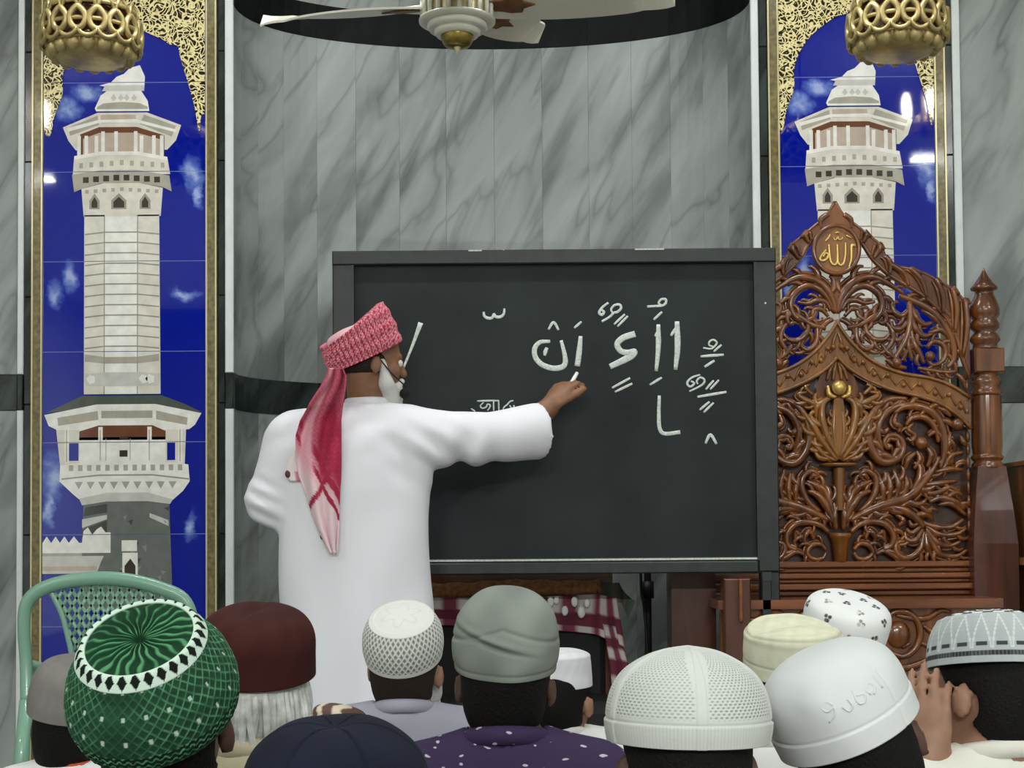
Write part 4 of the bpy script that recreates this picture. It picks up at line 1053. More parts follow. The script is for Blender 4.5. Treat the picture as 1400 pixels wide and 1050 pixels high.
obj('seat', prism([(cx0, .43), (cx1, .43), (cx1 - .01, .40), (cx0 + .01, .40)], YC - .02, YC + .40), 'plastic_green', chair, smooth=False)
for sx, xx in ((-1, cx0), (1, cx1)):
    obj('rear_leg', tube([tuple(CF(40 if sx < 0 else 258, 955, -.02)), (xx + sx * .02, YC - .05, .4), (xx + sx * .05, YC - .10, 0.0)], (.02, .022, .018), 8), 'plastic_green', chair)
    obj('front_leg', tube([(xx + sx * .01, YC + .38, .62), (xx + sx * .01, YC + .38, .4), (xx + sx * .04, YC + .42, 0.0)], (.02, .022, .018), 8), 'plastic_green', chair)
    obj('armrest', tube([tuple(CF(36 if sx < 0 else 260, 905, 0)), (xx + sx * .03, YC + .15, .64), (xx + sx * .01, YC + .38, .62)], (.02, .026, .024), 8, .6), 'plastic_green', chair)

# ------------------------------------------------------------------ seat under the board with draped cloth, rolled mat, mic stand
YS = 5.25
SF = Frame(720, 850, YS); su = SF.s
seat = empty('upholstered_chair', (SF(715, 0).x, YS, 0)); tag(seat, 'reddish wooden chair with black upholstered back under the blackboard', 'chair')
obj('top_rail', box(SF(585, 0).x, SF(838, 0).x, YS, YS + .05, SF(0, 812).z, SF(0, 776).z, .008), 'wood_red', seat, smooth=False)
obj('back_cushion', box(SF(596, 0).x, SF(826, 0).x, YS - .05, YS + .03, SF(0, 1000).z, SF(0, 819).z, .02), 'black_cloth', seat, smooth=False)
obj('seat_cushion', box(SF(596, 0).x, SF(826, 0).x, YS - .5, YS - .05, .36, .46, .02), 'black_cloth', seat, smooth=False)
for x in (592, 822):
    obj('rear_leg', box(SF(x, 0).x, SF(x + 14, 0).x, YS, YS + .05, 0, SF(0, 812).z, .004), 'wood_red', seat, smooth=False)
    obj('front_leg', box(SF(x, 0).x, SF(x + 14, 0).x, YS - .48, YS - .43, 0, .38, .004), 'wood_red', seat, smooth=False)
n = 24
mp = [tuple(SF(575 + 245 * t, 806 - 3 * t + 1.5 * math.sin(9 * t), -.04)) for t in np.linspace(0, 1, n)]
tag(obj('rolled_mat', tube(mp, [11 * su + 1.2 * su * math.sin(i * 1.7) for i in range(n)], 14), 'mat_brown'), 'rolled brown woven mat lying along the top of the black chair back', 'mat')
def sheet(rows, nm, colf, dyf, root=None, label=None, cat=None, sub=10, fr=SF, thick=.004):
    """cloth given as rows of pixel points; colf(u,v) gives the woven colours"""
    R_ = np.array(rows, float); nv, nu = R_.shape[:2]
    V = 2 * (nv - 1) * sub // 2 + 1; U = (nu - 1) * sub + 1
    gu, gv = np.linspace(0, nu - 1, U), np.linspace(0, nv - 1, V)
    A = np.array([[np.interp(gu, range(nu), R_[r, :, q]) for q in range(2)] for r in range(nv)])
    v, cols = [], []
    for b in gv:
        i = min(int(b), nv - 2); t = b - i
        row = A[i] * (1 - t) + A[i + 1] * t
        for j, a in enumerate(gu):
            uu, vv = a / (nu - 1), b / (nv - 1)
            v.append(tuple(fr(row[0, j], row[1, j], dyf(uu, vv)))); cols.append(lin(colf(uu, vv)))
    f = [[i * U + j, i * U + j + 1, (i + 1) * U + j + 1, (i + 1) * U + j] for i in range(V - 1) for j in range(U - 1)]
    N0 = len(v)
    v2 = [(x, y + thick, z) for x, y, z in v]
    f2 = [[N0 + q for q in fc[::-1]] for fc in f]
    edge = list(range(U)) + [i * U + U - 1 for i in range(1, V)] + [(V - 1) * U + j for j in range(U - 2, -1, -1)] + [i * U for i in range(V - 2, 0, -1)]
    f3 = [[edge[i], edge[(i + 1) % len(edge)], N0 + edge[(i + 1) % len(edge)], N0 + edge[i]] for i in range(len(edge))]
    o = obj(nm, (np.array(v + v2), f + f2 + f3), 'pattern_cloth', root, cols=np.array(cols + cols))
    if label: tag(o, label, cat)
    return o
def gamcha(u, v, nu=16, nv=4):
    a, b = int(u * nu) % 2, int(v * nv) % 2
    return (96, 40, 58) if a and b else ((198, 190, 186) if not a and not b else (128, 62, 80) if a else (112, 52, 68))
cloth = tag(empty('checked_cloth', SF(720, 830, -.06)), 'maroon and white checked cotton cloth draped over the black chair back', 'cloth')
sheet([[(588, 815), (660, 816), (740, 816), (815, 812), (842, 818)], [(588, 838), (660, 842), (740, 846), (812, 852), (848, 860)], [(588, 852), (660, 854), (740, 858), (812, 866), (852, 884)]], 'draped_part', lambda u, v: gamcha(u, v, 15, 3), lambda u, v: -.075 + .006 * math.sin(u * 30), cloth)
sheet([[(822, 852), (842, 856)], [(830, 900), (856, 905)], [(836, 960), (858, 965)]], 'hanging_end', lambda u, v: gamcha(u, v, 3, 6), lambda u, v: -.08 + .006 * math.sin(u * 9), cloth)
for x, y, r in ((752, 822, 6), (771, 834, 6), (793, 836, 7), (760, 820, 5), (784, 822, 6), (801, 824, 5)):
    obj('tassel', ball(SF(x, y, -.09), (r * su * .8, r * su * .7, r * su * 1.15), 9, 6), 'chalk_stick', cloth)
sheet([[(815, 798), (845, 797), (852, 812)], [(815, 812), (846, 812), (866, 822)], [(822, 824), (848, 824), (856, 846)]], 'grey_scarf', lambda u, v: (86 + int(20 * math.sin(u * 20)), 90, 80), lambda u, v: -.07 + .01 * math.sin(u * 12), None, 'crumpled grey green scarf at the end of the rolled mat', 'scarf')
YMS = 5.4
KF = Frame(885, 840, YMS)
mic = empty('microphone_stand', (KF(885, 0).x, YMS, 0)); tag(mic, 'thin black microphone stand pole seen under the blackboard', 'stand')
obj('pole', tube([tuple(KF(886, 500)), (KF(886, 0).x, YMS, 0.04)], 5 * KF.s, 10), 'black_plastic', mic)
obj('clutch', tube([tuple(KF(886, 795)), tuple(KF(886, 818))], 8.5 * KF.s, 10), 'black_plastic', mic)
obj('cable', tube(smooth_line([tuple(KF(876, 600, -.02)), tuple(KF(876, 790, -.02)), tuple(KF(880, 830, -.02)), tuple(KF(884, 900, -.02)), (KF(886, 0).x, YMS - .05, .02)], 5), 2 * KF.s, 6), 'black_plastic', mic)
for k in range(3):
    a = k * 2.1 + .4
    obj('tripod_leg', tube([(KF(886, 0).x, YMS, .22), (KF(886, 0).x + .3 * math.cos(a), YMS + .3 * math.sin(a), .012)], .01, 8), 'black_plastic', mic)

# ------------------------------------------------------------------ ceiling lamps (out of frame) that light the hall
for i, (x, y, share) in enumerate(LAMPS):
    r = tag(empty('tube_lamp', (x, y, CEIL)), 'white ceiling tube lamp outside the picture overhead', 'lamp', 'ceiling tube lamps')
    obj('housing', box(x - .62, x + .62, y - .06, y + .06, CEIL - .04, CEIL), 'white_paint', r, smooth=False)
    obj('glowing_tube', tube([(x - .58, y, CEIL - .06), (x + .58, y, CEIL - .06)], .018, 10), 'tube_glow', r)
    ld = bpy.data.lights.new('tube_light', 'AREA'); ld.shape = 'RECTANGLE'; ld.size = 1.16; ld.size_y = .10; ld.energy = LAMP_W * share; ld.color = (0.97, 1.0, 0.985)
    lo = bpy.data.objects.new('tube_light', ld); COL.objects.link(lo); lo.parent = r; lo.location = (0, 0, -.085)
def candle_lamp(c, label):
    r = tag(empty('candle_chandelier', c), label, 'chandelier', 'candle chandeliers behind the viewer')
    obj('hanging_rod', tube([c, (c[0], c[1], CEIL)], .012, 8), 'gold', r)
    obj('hub', ball(c, (.06, .06, .08), 14, 8), 'gold', r)
    for k in range(5):
        a = 2 * math.pi * k / 5; e = (c[0] + .12 * math.cos(a + .3), c[1] + .12 * math.sin(a + .3), c[2] + .02)
        ar = obj('arm', tube(smooth_line([c, (c[0] + .1 * math.cos(a), c[1] + .1 * math.sin(a), c[2] - .06), e], 5), .008, 6), 'gold', r)
        obj('candle_bulb', ball((e[0], e[1], e[2] + .09), (.030, .030, .075), 12, 8), 'bulb', ar)
# their glints show in the glossy tiles
def mirror_spot(px, py, Yl):
    q = P(px, py, 2 * YW - Yl); return (q.x, Yl, q.z)
candle_lamp(mirror_spot(1262, 172, 2.4), 'gilt candle chandelier hung right of the viewer')
candle_lamp(mirror_spot(40, 182, 2.4), 'gilt candle chandelier hung left of the viewer')

# ------------------------------------------------------------------ people: shared builders
def nrm(v): v = np.array(v, float); return v / np.linalg.norm(v)
def hmat(c, yaw=0, pitch=0, roll=0):
    """head frame: y forward, z up; pitch>0 tips the face up, yaw>0 turns to the left, roll>0 leans right"""
    R = Matrix.Rotation(math.radians(yaw), 3, 'Z') @ Matrix.Rotation(math.radians(roll), 3, 'Y') @ Matrix.Rotation(math.radians(pitch), 3, 'X')
    m = R.to_4x4(); m.translation = Vector(c); return m
def hp(Mh, p, s=1.0): return np.array(Mh @ Vector((p[0] * s, p[1] * s, p[2] * s)))
def add_head(B, Mh, s=1.0):
    R = np.array(Mh.to_3x3())
    def e(c, r, k=.02): B.ell(hp(Mh, c, s), np.array(r) * s, R, k)
    e((0, -.005, .02), (.074, .096, .095)); e((0, .032, -.045), (.058, .062, .085)); e((0, .045, -.095), (.040, .042, .030))
    e((0, .085, .008), (.048, .014, .010), .015); e((0, .090, -.075), (.022, .012, .009), .008); e((.038, .065, -.04), (.022, .02, .02)); e((-.038, .065, -.04), (.022, .02, .02))
    B.cone(hp(Mh, (0, .092, .0), s), hp(Mh, (0, .112, -.040), s), .008 * s, .013 * s, .012)
    for sx in (-1, 1):
        E = R @ np.array(Matrix.Rotation(sx * -.35, 3, 'Z'))
        B.ell(hp(Mh, (sx * .080, -.008, -.030), s), np.array((.008, .018, .030)) * s, E, .006)
def add_eyes(root, Mh, s=1.0):
    for sx in (-1, 1):
        e = obj('eye', ball(hp(Mh, (sx * .031, .084, -.012), s), .0125 * s, 10, 6), 'eye_white', root)
        obj('iris', ball(hp(Mh, (sx * .031, .0935, -.012), s), .0048 * s, 8, 5), 'hair_black', e)
def add_hand(B, w, d, n, side, curls=(35, 35, 38, 42), s=1.0, thumb=30, spread=.019):
    """palm with four jointed fingers and a thumb on its side"""
    d = nrm(d); n = np.array(n, float); n = nrm(n - d * (n @ d)); t = np.cross(d, n) * side
    w = np.array(w, float)
    Rm = np.stack([t, d, n], 1)
    B.ell(w + d * .050 * s, np.array((.040, .052, .017)) * s, Rm, .015)
    B.cone(w - d * .03 * s, w + d * .02 * s, .026 * s, .026 * s, .02)
    for i, (L, cu) in enumerate(zip((.072, .080, .074, .058), curls)):
        off = (1.5 - i) * spread * s
        p = w + d * (.088 - .006 * abs(i - 1.2)) * s + t * off; ang = math.radians(cu * .6); r = .0096 * s
        B.cone(w + d * .05 * s + t * off * .9, p, .011 * s, r, .008)
        for j, fr in enumerate((.45, .31, .24)):
            dd = d * math.cos(ang) + n * math.sin(ang); q = p + dd * L * fr * s
            B.cone(p, q, r, r * .92, .004); p = q; r *= .92; ang += math.radians(cu)
    a = math.radians(thumb); p = w + d * .022 * s + t * .030 * s
    for L, add in ((.036, 0), (.030, -8), (.026, -12)):
        dd = nrm(d * math.cos(a) + t * math.sin(a) + n * .35); q = p + dd * L * s; B.cone(p, q, .012 * s, .0105 * s, .006); p = q; a += math.radians(add)

def cap_mesh(prof, rx, ry, Mc, colf, nu=220, nv=90, name='cap', mat='pattern_cloth', root=None, skew=None):
    p = smooth_line(prof, 10); L = np.concatenate([[0], np.cumsum(np.linalg.norm(np.diff(p * np.array([rx, 1]), axis=0), axis=1))]); L /= L[-1]
    v = np.linspace(0, 1, nv); rf = np.interp(v, L, p[:, 0]); z = np.interp(v, L, p[:, 1])
    rf[-1] = 0.0
    u = np.linspace(0, 1, nu, endpoint=False); a = u * 2 * math.pi
    U, V = np.meshgrid(u, v); RF = rf[:, None] * np.ones_like(U); Z = z[:, None] * np.ones_like(U)
    X = rx * RF * np.cos(a)[None]; Y = ry * RF * np.sin(a)[None]
    if skew is not None: X, Y, Z = skew(X, Y, Z, U, V)
    col, disp = colf(U, V, X, Y, Z)
    # normal estimate
    dz = np.gradient(z, v); dr = np.gradient(rf * rx, v); nl = np.sqrt(dz ** 2 + dr ** 2) + 1e-9
    nr, nz = dz / nl, -dr / nl
    X = X + disp * nr[:, None] * np.cos(a)[None]; Y = Y + disp * nr[:, None] * np.sin(a)[None]; Z = Z + disp * nz[:, None]
    pts = np.stack([X, Y, Z], -1).reshape(-1, 3)
    m = np.array(Mc); pts = pts @ m[:3, :3].T + m[:3, 3]
    i, j = np.meshgrid(np.arange(nv - 1), np.arange(nu), indexing='ij'); j2 = (j + 1) % nu
    f = np.stack([i * nu + j, i * nu + j2, (i + 1) * nu + j2, (i + 1) * nu + j], -1).reshape(-1, 4)
    c = np.clip(col, 0, 255).reshape(-1, 3) / 255.0
    c = np.where(c <= .04045, c / 12.92, ((c + .055) / 1.055) ** 2.4)
    # inner lining so the rim has thickness
    n0 = len(pts)
    rim_in = (np.stack([X[0] * .95, Y[0] * .95, Z[0] + .002], -1) @ m[:3, :3].T) + m[:3, 3]
    rim_up = (np.stack([X[0] * .93, Y[0] * .93, Z[0] + .02], -1) @ m[:3, :3].T) + m[:3, 3]
    pts = np.vstack([pts, rim_in, rim_up]); c = np.vstack([c, c[:nu] * .8, c[:nu] * .8])
    j = np.arange(nu); j2 = (j + 1) % nu
    f = np.vstack([f, np.stack([n0 + j, n0 + j2, j2, j], -1), np.stack([n0 + nu + j, n0 + nu + j2, n0 + j2, n0 + j], -1)])
    return obj(name, (pts, f), mat, root, cols=c)
def mixc(a, b, t): t = np.clip(t, 0, 1)[..., None]; return np.array(a, float) * (1 - t) + np.array(b, float) * t
def sstep(a, b, x): t = np.clip((x - a) / (b - a), 0, 1); return t * t * (3 - 2 * t)
def vnoise(X, Y, Z, f, seed=0):
    r = np.random.RandomState(seed); out = 0
    for k in range(5):
        d = nrm(r.randn(3)) * f * (1 + .5 * k); out = out + np.sin(X * d[0] + Y * d[1] + Z * d[2] + r.rand() * 6.28) / (1 + .5 * k)
    return out / 3.0

def plain(rgb, fold=.002, f=40, seed=1, seam=None, band=None):
    def g(U, V, X, Y, Z):
        n = vnoise(X, Y, Z, f, seed); d = fold * n
        c = mixc(rgb, np.array(rgb) * .9, .5 + .5 * vnoise(X, Y, Z, f * 3, seed + 1))
        if seam is not None:
            for s0 in seam: 
                q = np.exp(-((V - s0) / .012) ** 2); d = d - .0015 * q; c = c * (1 - .12 * q[..., None])
        if band is not None:
            q = 1 - sstep(band - .01, band + .01, V); d = d + .002 * q
        return c, d
    return g

def robe_folds(seed, amp=.0035):
    r = np.random.RandomState(seed); ks = [(nrm(r.randn(3) * np.array((1, 1, .6))), r.uniform(18, 42), r.rand() * 6) for _ in range(6)]
    def post(Fd, X, Y, Z):
        d = 0
        for k, f, ph in ks: d = d + np.sin((X * k[0] + Y * k[1] + Z * k[2]) * f + ph)
        return Fd + amp * d / 2.2
    return post

def sitter(label, Hc, robe, skin='skin_dark', hair='hair_black', yaw=0, pitch=0, roll=0, byaw=0, hs=1.0, hair_on=True, hair_low=0.0, seed=1, collar=True, wide=.93, raise_hand=None, beard=None, shift=(0, 0), collar_mat=None):
    """cross-legged listener seated on the carpet; Hc is the centre of the skull"""
    Hc = Vector(Hc); sc = Hc.z / .755
    root = empty('person', (Hc.x, Hc.y, 0)); tag(root, label, 'person', 'men seated on the floor listening')
    Mh = hmat(Hc, yaw, pitch, roll)
    byr = Matrix.Rotation(math.radians(byaw), 3, 'Z')
    def q(x, y, z):
        w = byr @ Vector((x * sc * wide, (y - .02) * sc, z * sc * 1.06)); return np.array((Hc.x + w.x + shift[0], Hc.y + w.y + shift[1], w.z))
    def limbs(B, g, arms=True, top=True):
        Rb = np.array(byr)
        e = lambda c, r, k=.05: B.ell(q(*c), (np.array(r) * sc + g) * np.array((wide, 1, 1)), Rb, k)
        e((0, 0, .13), (.17, .135, .13)); e((0, .02, .26), (.155, .12, .17)); e((0, 0, .43), (.165, .108, .15))
        B.cone(q(-.14, 0, .535), q(.14, 0, .535), .052 * sc + g, .052 * sc + g, .04)
        for s in (-1, 1):
            B.cone(q(s * .02, -.01, .585), q(s * .15, 0, .548), .048 * sc + g, .048 * sc + g, .04)
            up = raise_hand is not None and s < 0
            el = q(s * .235, .05, .30) if not up else q(-.26, .20, .36)
            B.cone(q(s * .175, 0, .53), el, .052 * sc + g, .043 * sc + g, .03)
            wr = q(s * .13, .16, .20) if not up else np.array(WR)
            B.cone(el, wr if g == 0 else el + (wr - el) * .9, .042 * sc + g, .030 * sc + g, .02)
            B.cone(q(s * .09, .02, .11), q(s * .25, .20, .10), .085 * sc + g, .062 * sc + g, .03)
            B.cone(q(s * .25, .20, .085), q(-s * .04, .27, .06), .055 * sc + g, .042 * sc + g, .03)
        return B
    if raise_hand: WR = np.array(raise_hand[0])
    B = limbs(Body(), 0.0); add_head(B, Mh, hs)
    B.cone(hp(Mh, (0, -.025, -.055), hs), q(0, -.005, .585), .054 * hs, .056 * sc, .03)
    for s in (-1, 1):
        B.ell(q(s * .10, .285, .045), np.array((.08, .045, .035)) * sc, None, .02)
        if raise_hand is not None and s < 0:
            add_hand(B, WR, raise_hand[1], raise_hand[2], raise_hand[3], (12, 14, 16, 20), hs * .95, 28, .021)
        else: add_hand(B, q(s * .13, .16, .20), byr @ Vector((-s * .4, .7, -.3)), byr @ Vector((0, -.2, -1)), s, s=sc)
    v, f = relax(B.mesh(.0085 if not raise_hand else .0065), 1)
    obj('body', (v, f), skin, root)
    add_eyes(root, Mh, hs)
    G = limbs(Body(), .014); G.post.append(robe_folds(seed))
    nb = q(0, -.005, .60)
    G.post.append(lambda Fd, X, Y, Z: np.maximum(Fd, -(np.sqrt((X - nb[0]) ** 2 + (Y - nb[1]) ** 2 + ((Z - nb[2] - .04 * sc) * .8) ** 2) - .064 * sc)))
    G.post.append(lambda Fd, X, Y, Z: np.maximum(Fd, .004 - Z))
    obj('robe', relax(G.mesh(.011), 1), robe, root)
    if collar:
        ring = []
        for t in np.linspace(0, 2 * math.pi, 40, endpoint=False):
            w = byr @ Vector((.066 * math.cos(t), .066 * math.sin(t) + .004, .012 - .016 * math.sin(t))); ring.append((nb[0] + w.x * sc, nb[1] + w.y * sc, nb[2] + w.z * sc - .004))
        obj('collar', tube(ring, .013 * sc, 8, 1.3, closed=True, up=(0, 0, 1)), collar_mat or robe, root)
    if hair_on:
        Hb = Body(); R = np.array(Mh.to_3x3()); Hb.ell(hp(Mh, (0, -.008, .02), hs), np.array((.079, .100, .098)) * hs, R, .02); Hb.ell(hp(Mh, (0, -.035, -.045), hs), np.array((.069, .063, .075 + hair_low)) * hs, R, .03)
        Ri, c = R, np.array(Hc)
        def cut(Fd, X, Y, Z):
            lx = (Ri[0, 0] * (X - c[0]) + Ri[1, 0] * (Y - c[1]) + Ri[2, 0] * (Z - c[2])) / hs
            ly = (Ri[0, 1] * (X - c[0]) + Ri[1, 1] * (Y - c[1]) + Ri[2, 1] * (Z - c[2])) / hs
            lz = (Ri[0, 2] * (X - c[0]) + Ri[1, 2] * (Y - c[1]) + Ri[2, 2] * (Z - c[2])) / hs
            lim = -.105 - hair_low + np.maximum(ly + .045, 0) * 1.25
            ear = .030 - np.sqrt((ly + .004) ** 2 + (lz + .035) ** 2) - .02 * (np.abs(lx) < .05)
            return np.maximum(np.maximum(np.maximum(Fd, (lim - lz) * hs), ear * hs), (lz - .055) * hs)
        Hb.post.append(cut); obj('hair', relax(Hb.mesh(.007), 1), hair, root)
    if beard:
        Bb = Body(); R = np.array(Mh.to_3x3())
        Bb.ell(hp(Mh, (0, .045, -.10), hs), np.array((.062, .062, .060)) * hs, R); Bb.ell(hp(Mh, (0, .06, -.145), hs), np.array((.04, .04, .05)) * hs, R)
        for s in (-1, 1): Bb.cone(hp(Mh, (s * .07, .015, -.03), hs), hp(Mh, (s * .055, .04, -.10), hs), .014, .02, .02)
        obj('beard', relax(Bb.mesh(.007), 1), beard, root)
    return root, Mh

# ------------------------------------------------------------------ the teacher at the board
YT = 4.5
TF = Frame(485, 600, YT); tu = TF.s
teacher = empty('person', (TF(485, 0).x, YT, 0))
tag(teacher, 'standing man in a long white robe and red checked turban pointing chalk at the blackboard', 'person')
rows = [(548, 484, 520), (553, 440, 556), (562, 408, 580), (574, 388, 592), (590, 374, 596), (612, 370, 594), (640, 374, 590), (670, 377, 588), (700, 379, 586), (740, 380, 587), (800, 381, 588), (880, 383, 594), (960, 383, 600), (1080, 378, 606), (1160, 374, 610)]
rz = np.array([TF(0, r[0]).z for r in rows])[::-1]; rl = np.array([TF(r[1], 0).x for r in rows])[::-1]; rr_ = np.array([TF(r[2], 0).x for r in rows])[::-1]
dep = np.array([.045, .065, .085, .10, .112, .122, .13, .135, .135, .137, .14, .15, .158, .165, .17])[::-1]
def trunk(g):
    def fn(X, Y, Z):
        l, r, d = np.interp(Z, rz, rl), np.interp(Z, rz, rr_), np.interp(Z, rz, dep)
        w = (r - l) / 2 + g; cx = (l + r) / 2; d = d + g
        q = np.sqrt(((X - cx) / w) ** 2 + ((Y - YT - .01) / d) ** 2)
        return np.maximum((q - 1) * np.minimum(w, d), np.maximum(Z - rz[-1] - g, .10 - Z))
    return fn
LO, HI = (rl.min() - .03, YT - .2, .08), (rr_.max() + .03, YT + .2, rz[-1] + .02)
Wr = P(750, 558, 4.70)
Mt = hmat(P(507, 489, YT), -66, -4, 0)
B = Body()
B.fn(trunk(-.022), LO, HI, .03)
sh_r, el_r = P(574, 592, YT), P(652, 598, YT + .07)
B.cone(sh_r, el_r, .05, .042, .03); B.cone(el_r, Wr, .040, .028, .02)
sh_l, el_l, wr_l = P(395, 600, YT), P(366, 690, YT + .02), P(415, 722, YT + .24)
B.cone(sh_l, el_l, .048, .042, .03); B.cone(el_l, wr_l, .04, .028, .02)
add_hand(B, wr_l, (.6, .35, .05), (0, -.3, -1), 1, (40, 40, 40, 40), .95)
add_hand(B, Wr, (.52, .26, .74), (.66, .70, -.30), -1, (40, 58, 64, 68), 1.10, 12, .0185)
for sx in (-1, 1):
    hx = TF(485 + sx * 42, 0).x
    B.cone((hx, YT, .85), (hx, YT + .01, .48), .08, .06, .03); B.cone((hx, YT + .01, .48), (hx, YT, .09), .056, .04, .02); B.ell((hx, YT + .07, .04), (.045, .125, .04), None, .02)
add_head(B, Mt, .98)
B.cone(hp(Mt, (0, -.02, -.06)), TF(502, 556, .01), .054, .06, .03)
obj('body', relax(B.mesh(.0062), 1), 'skin_man', teacher)
add_eyes(teacher, Mt, .98)
# robe with its loose sleeves
G = Body()
G.fn(trunk(0.0), LO, HI, .03)
cuff = P(737, 590, 4.69)
G.cone(P(566, 598, YT), P(648, 600, YT + .07), .088, .076, .05)
G.cone(P(640, 600, YT + .06), P(760, 588, 4.72), .074, .096, .03)
G.cone(P(400, 596, YT), P(370, 684, YT + .02), .066, .072, .05); G.cone(P(370, 684, YT + .02), P(410, 722, YT + .20), .07, .058, .03)
axis = nrm(np.array(P(760, 590, 4.72)) - np.array(P(640, 600, YT + .06)))
c0 = np.array(cuff)
def sleeve_cut(Fd, X, Y, Z):
    t = (X - c0[0]) * axis[0] + (Y - c0[1]) * axis[1] + (Z - c0[2]) * axis[2]
    px, py, pz = X - c0[0] - t * axis[0], Y - c0[1] - t * axis[1], Z - c0[2] - t * axis[2]
    rad = np.sqrt(px ** 2 + py ** 2 + pz ** 2)
    Fd = np.where(X > c0[0] - .12, np.maximum(Fd, t), Fd)
    hole = np.maximum(rad - .064, np.maximum(-t - .05, t - .2))
    return np.maximum(Fd, -hole)
def tfold(Fd, X, Y, Z):
    k = np.exp(-(((X - P(590, 0, YT).x) / .10) ** 2 + ((Z - TF(0, 620).z) / .08) ** 2))
    a = .007 * k * np.sin((X * .55 + Z * .85) * 85)
    ax_, az = P(640, 0, YT).x, TF(0, 622).z
    b = .011 * np.exp(-(((X - ax_) / .07) ** 2 + ((Z - az) / .06) ** 2)) * np.sin((X * .9 - Z * .35) * 62)
    e = .008 * np.exp(-(((X - P(360, 0, YT).x) / .05) ** 2 + ((Z - TF(0, 690).z) / .07) ** 2)) * np.sin((X * .5 + Z * 1.1) * 110)
    c = .0035 * np.sin(X * 38 + Z * 4) * sstep(1.05, .4, Z) + .0022 * np.sin(X * 24 - Z * 14 + Y * 9)
    sh = .006 * np.exp(-(((X - P(440, 0, YT).x) / .2) ** 2 + ((Z - TF(0, 590).z) / .06) ** 2)) * np.sin((X * .7 - Z) * 48)
    return Fd + a + b + c + e + sh
G.post += [tfold, sleeve_cut]
nbk = np.array(TF(503, 540, .01))
G.post.append(lambda Fd, X, Y, Z: np.maximum(Fd, -(np.sqrt((X - nbk[0]) ** 2 + (Y - nbk[1]) ** 2 + (Z - nbk[2]) ** 2) - .058)))
robe = relax(G.mesh(.0085), 2)
obj('robe', robe, 'thobe', teacher)
bvh = BVHTree.FromPolygons([Vector(p) for p in robe[0]], robe[1].tolist())
obj('collar', tube([tuple(TF(503, 549, .01) + Vector((.064 * math.cos(t), .062 * math.sin(t), .010 * math.cos(t) * 0 - .004))) for t in np.linspace(0, 2 * math.pi, 36, endpoint=False)], .010, 8, 1.5, closed=True, up=(0, 0, 1)), 'thobe', teacher)
# white beard, moustache, ear-side hair
Bb = Body(); R = np.array(Mt.to_3x3())
Bb.ell(hp(Mt, (0, .060, -.105)), (.050, .050, .045), R); Bb.ell(hp(Mt, (0, .075, -.150)), (.034, .034, .05), R)
for s in (-1, 1):
    Bb.cone(hp(Mt, (s * .070, .014, -.02)), hp(Mt, (s * .062, .035, -.085)), .012, .020, .02); Bb.cone(hp(Mt, (s * .062, .035, -.085)), hp(Mt, (s * .035, .07, -.12)), .020, .022, .02)
    Bb.cone(hp(Mt, (0, .105, -.062)), hp(Mt, (s * .035, .085, -.085)), .008, .008, .01)
obj('beard', relax(Bb.mesh(.006), 1), 'hair_white', teacher)
Hb = Body(); Hb.ell(hp(Mt, (0, -.02, -.01)), (.078, .085, .075), R)
Hb.post.append(lambda Fd, X, Y, Z: np.maximum(Fd, -(Z - hp(Mt, (0, 0, -.055))[2])))
obj('hair', relax(Hb.mesh(.007), 1), 'hair_dark', teacher)
# headset microphone
hm = empty('headset_microphone', hp(Mt, (0.05, .1, -.09))); tag(hm, 'black foam headset microphone at the mouth of the standing man', 'microphone')
obj('foam_ball', ball(P(553.5, 538, YT - .02), .0165, 14, 9), 'black_foam', hm)
obj('boom', tube(smooth_line([hp(Mt, (.082, -.01, -.0)), hp(Mt, (.080, .04, -.05)), hp(Mt, (.06, .095, -.085)), tuple(P(551, 538, YT - .02))], 6), .0022, 6), 'black_plastic', hm)
# turban: wrapped band with open top over a pale skull cap
def houndstooth(u, v, nu, nv):
    a = np.mod(u * nu, 1); b = np.mod(v * nv, 1)
    return ((a < .5) ^ (b < .5)) | ((np.mod(u * nu + v * nv, 1) < .3))
Mu = hmat(P(497, 478, YT), 0, 0, 0) @ Matrix.Rotation(math.radians(-21), 4, 'Y') @ Matrix.Rotation(math.radians(12), 4, 'X')
nu_, nv_ = 240, 60
V_, C_ = [], []
for i in range(nv_):
    t = i / (nv_ - 1)
    for j in range(nu_):
        a = 2 * math.pi * j / nu_
        front = .5 + .5 * math.cos(a)                 # right side in the picture = above the brow
        h = .080 + .056 * front ** 1.1
        if t < .5: s_, rad = t / .5, 1.0
        else: s_, rad = 1 - (t - .5) / .5, .84
        zz = -.018 - .012 * (1 - front) + (h) * s_
        flare = 1 + .05 * math.sin(math.pi * s_) - .08 * s_ * front
        rib = .0032 * math.sin(a * 44 + s_ * 3) + .0022 * math.sin(s_ * 19 + a * 2)
        rim_ = .010 * math.sin(math.pi * min(1, abs(t - .5) * 6 + 0.0)) if abs(t - .5) < .16 else 0
        rx_ = (.118 + rib) * rad * flare; ry_ = (.108 + rib) * rad * flare
        V_.append(tuple(Mu @ Vector((rx_ * math.cos(a), ry_ * math.sin(a), zz))))
        k = bool(houndstooth(np.array(a / 6.2832), np.array(s_), 66, 11))
        edge = abs(math.sin(a * 22 + s_ * 1.5 + .8))
        base = (190, 58, 84) if k else (226, 168, 178)
        if edge < .28 and a > 3.1: base = (158, 36, 62)
        C_.append(lin(base))
fq = [[i * nu_ + j, i * nu_ + (j + 1) % nu_, (i + 1) * nu_ + (j + 1) % nu_, (i + 1) * nu_ + j] for i in range(nv_ - 1) for j in range(nu_)]
tb = obj('turban', (np.array(V_), fq), 'pattern_cloth', teacher, cols=np.array(C_))
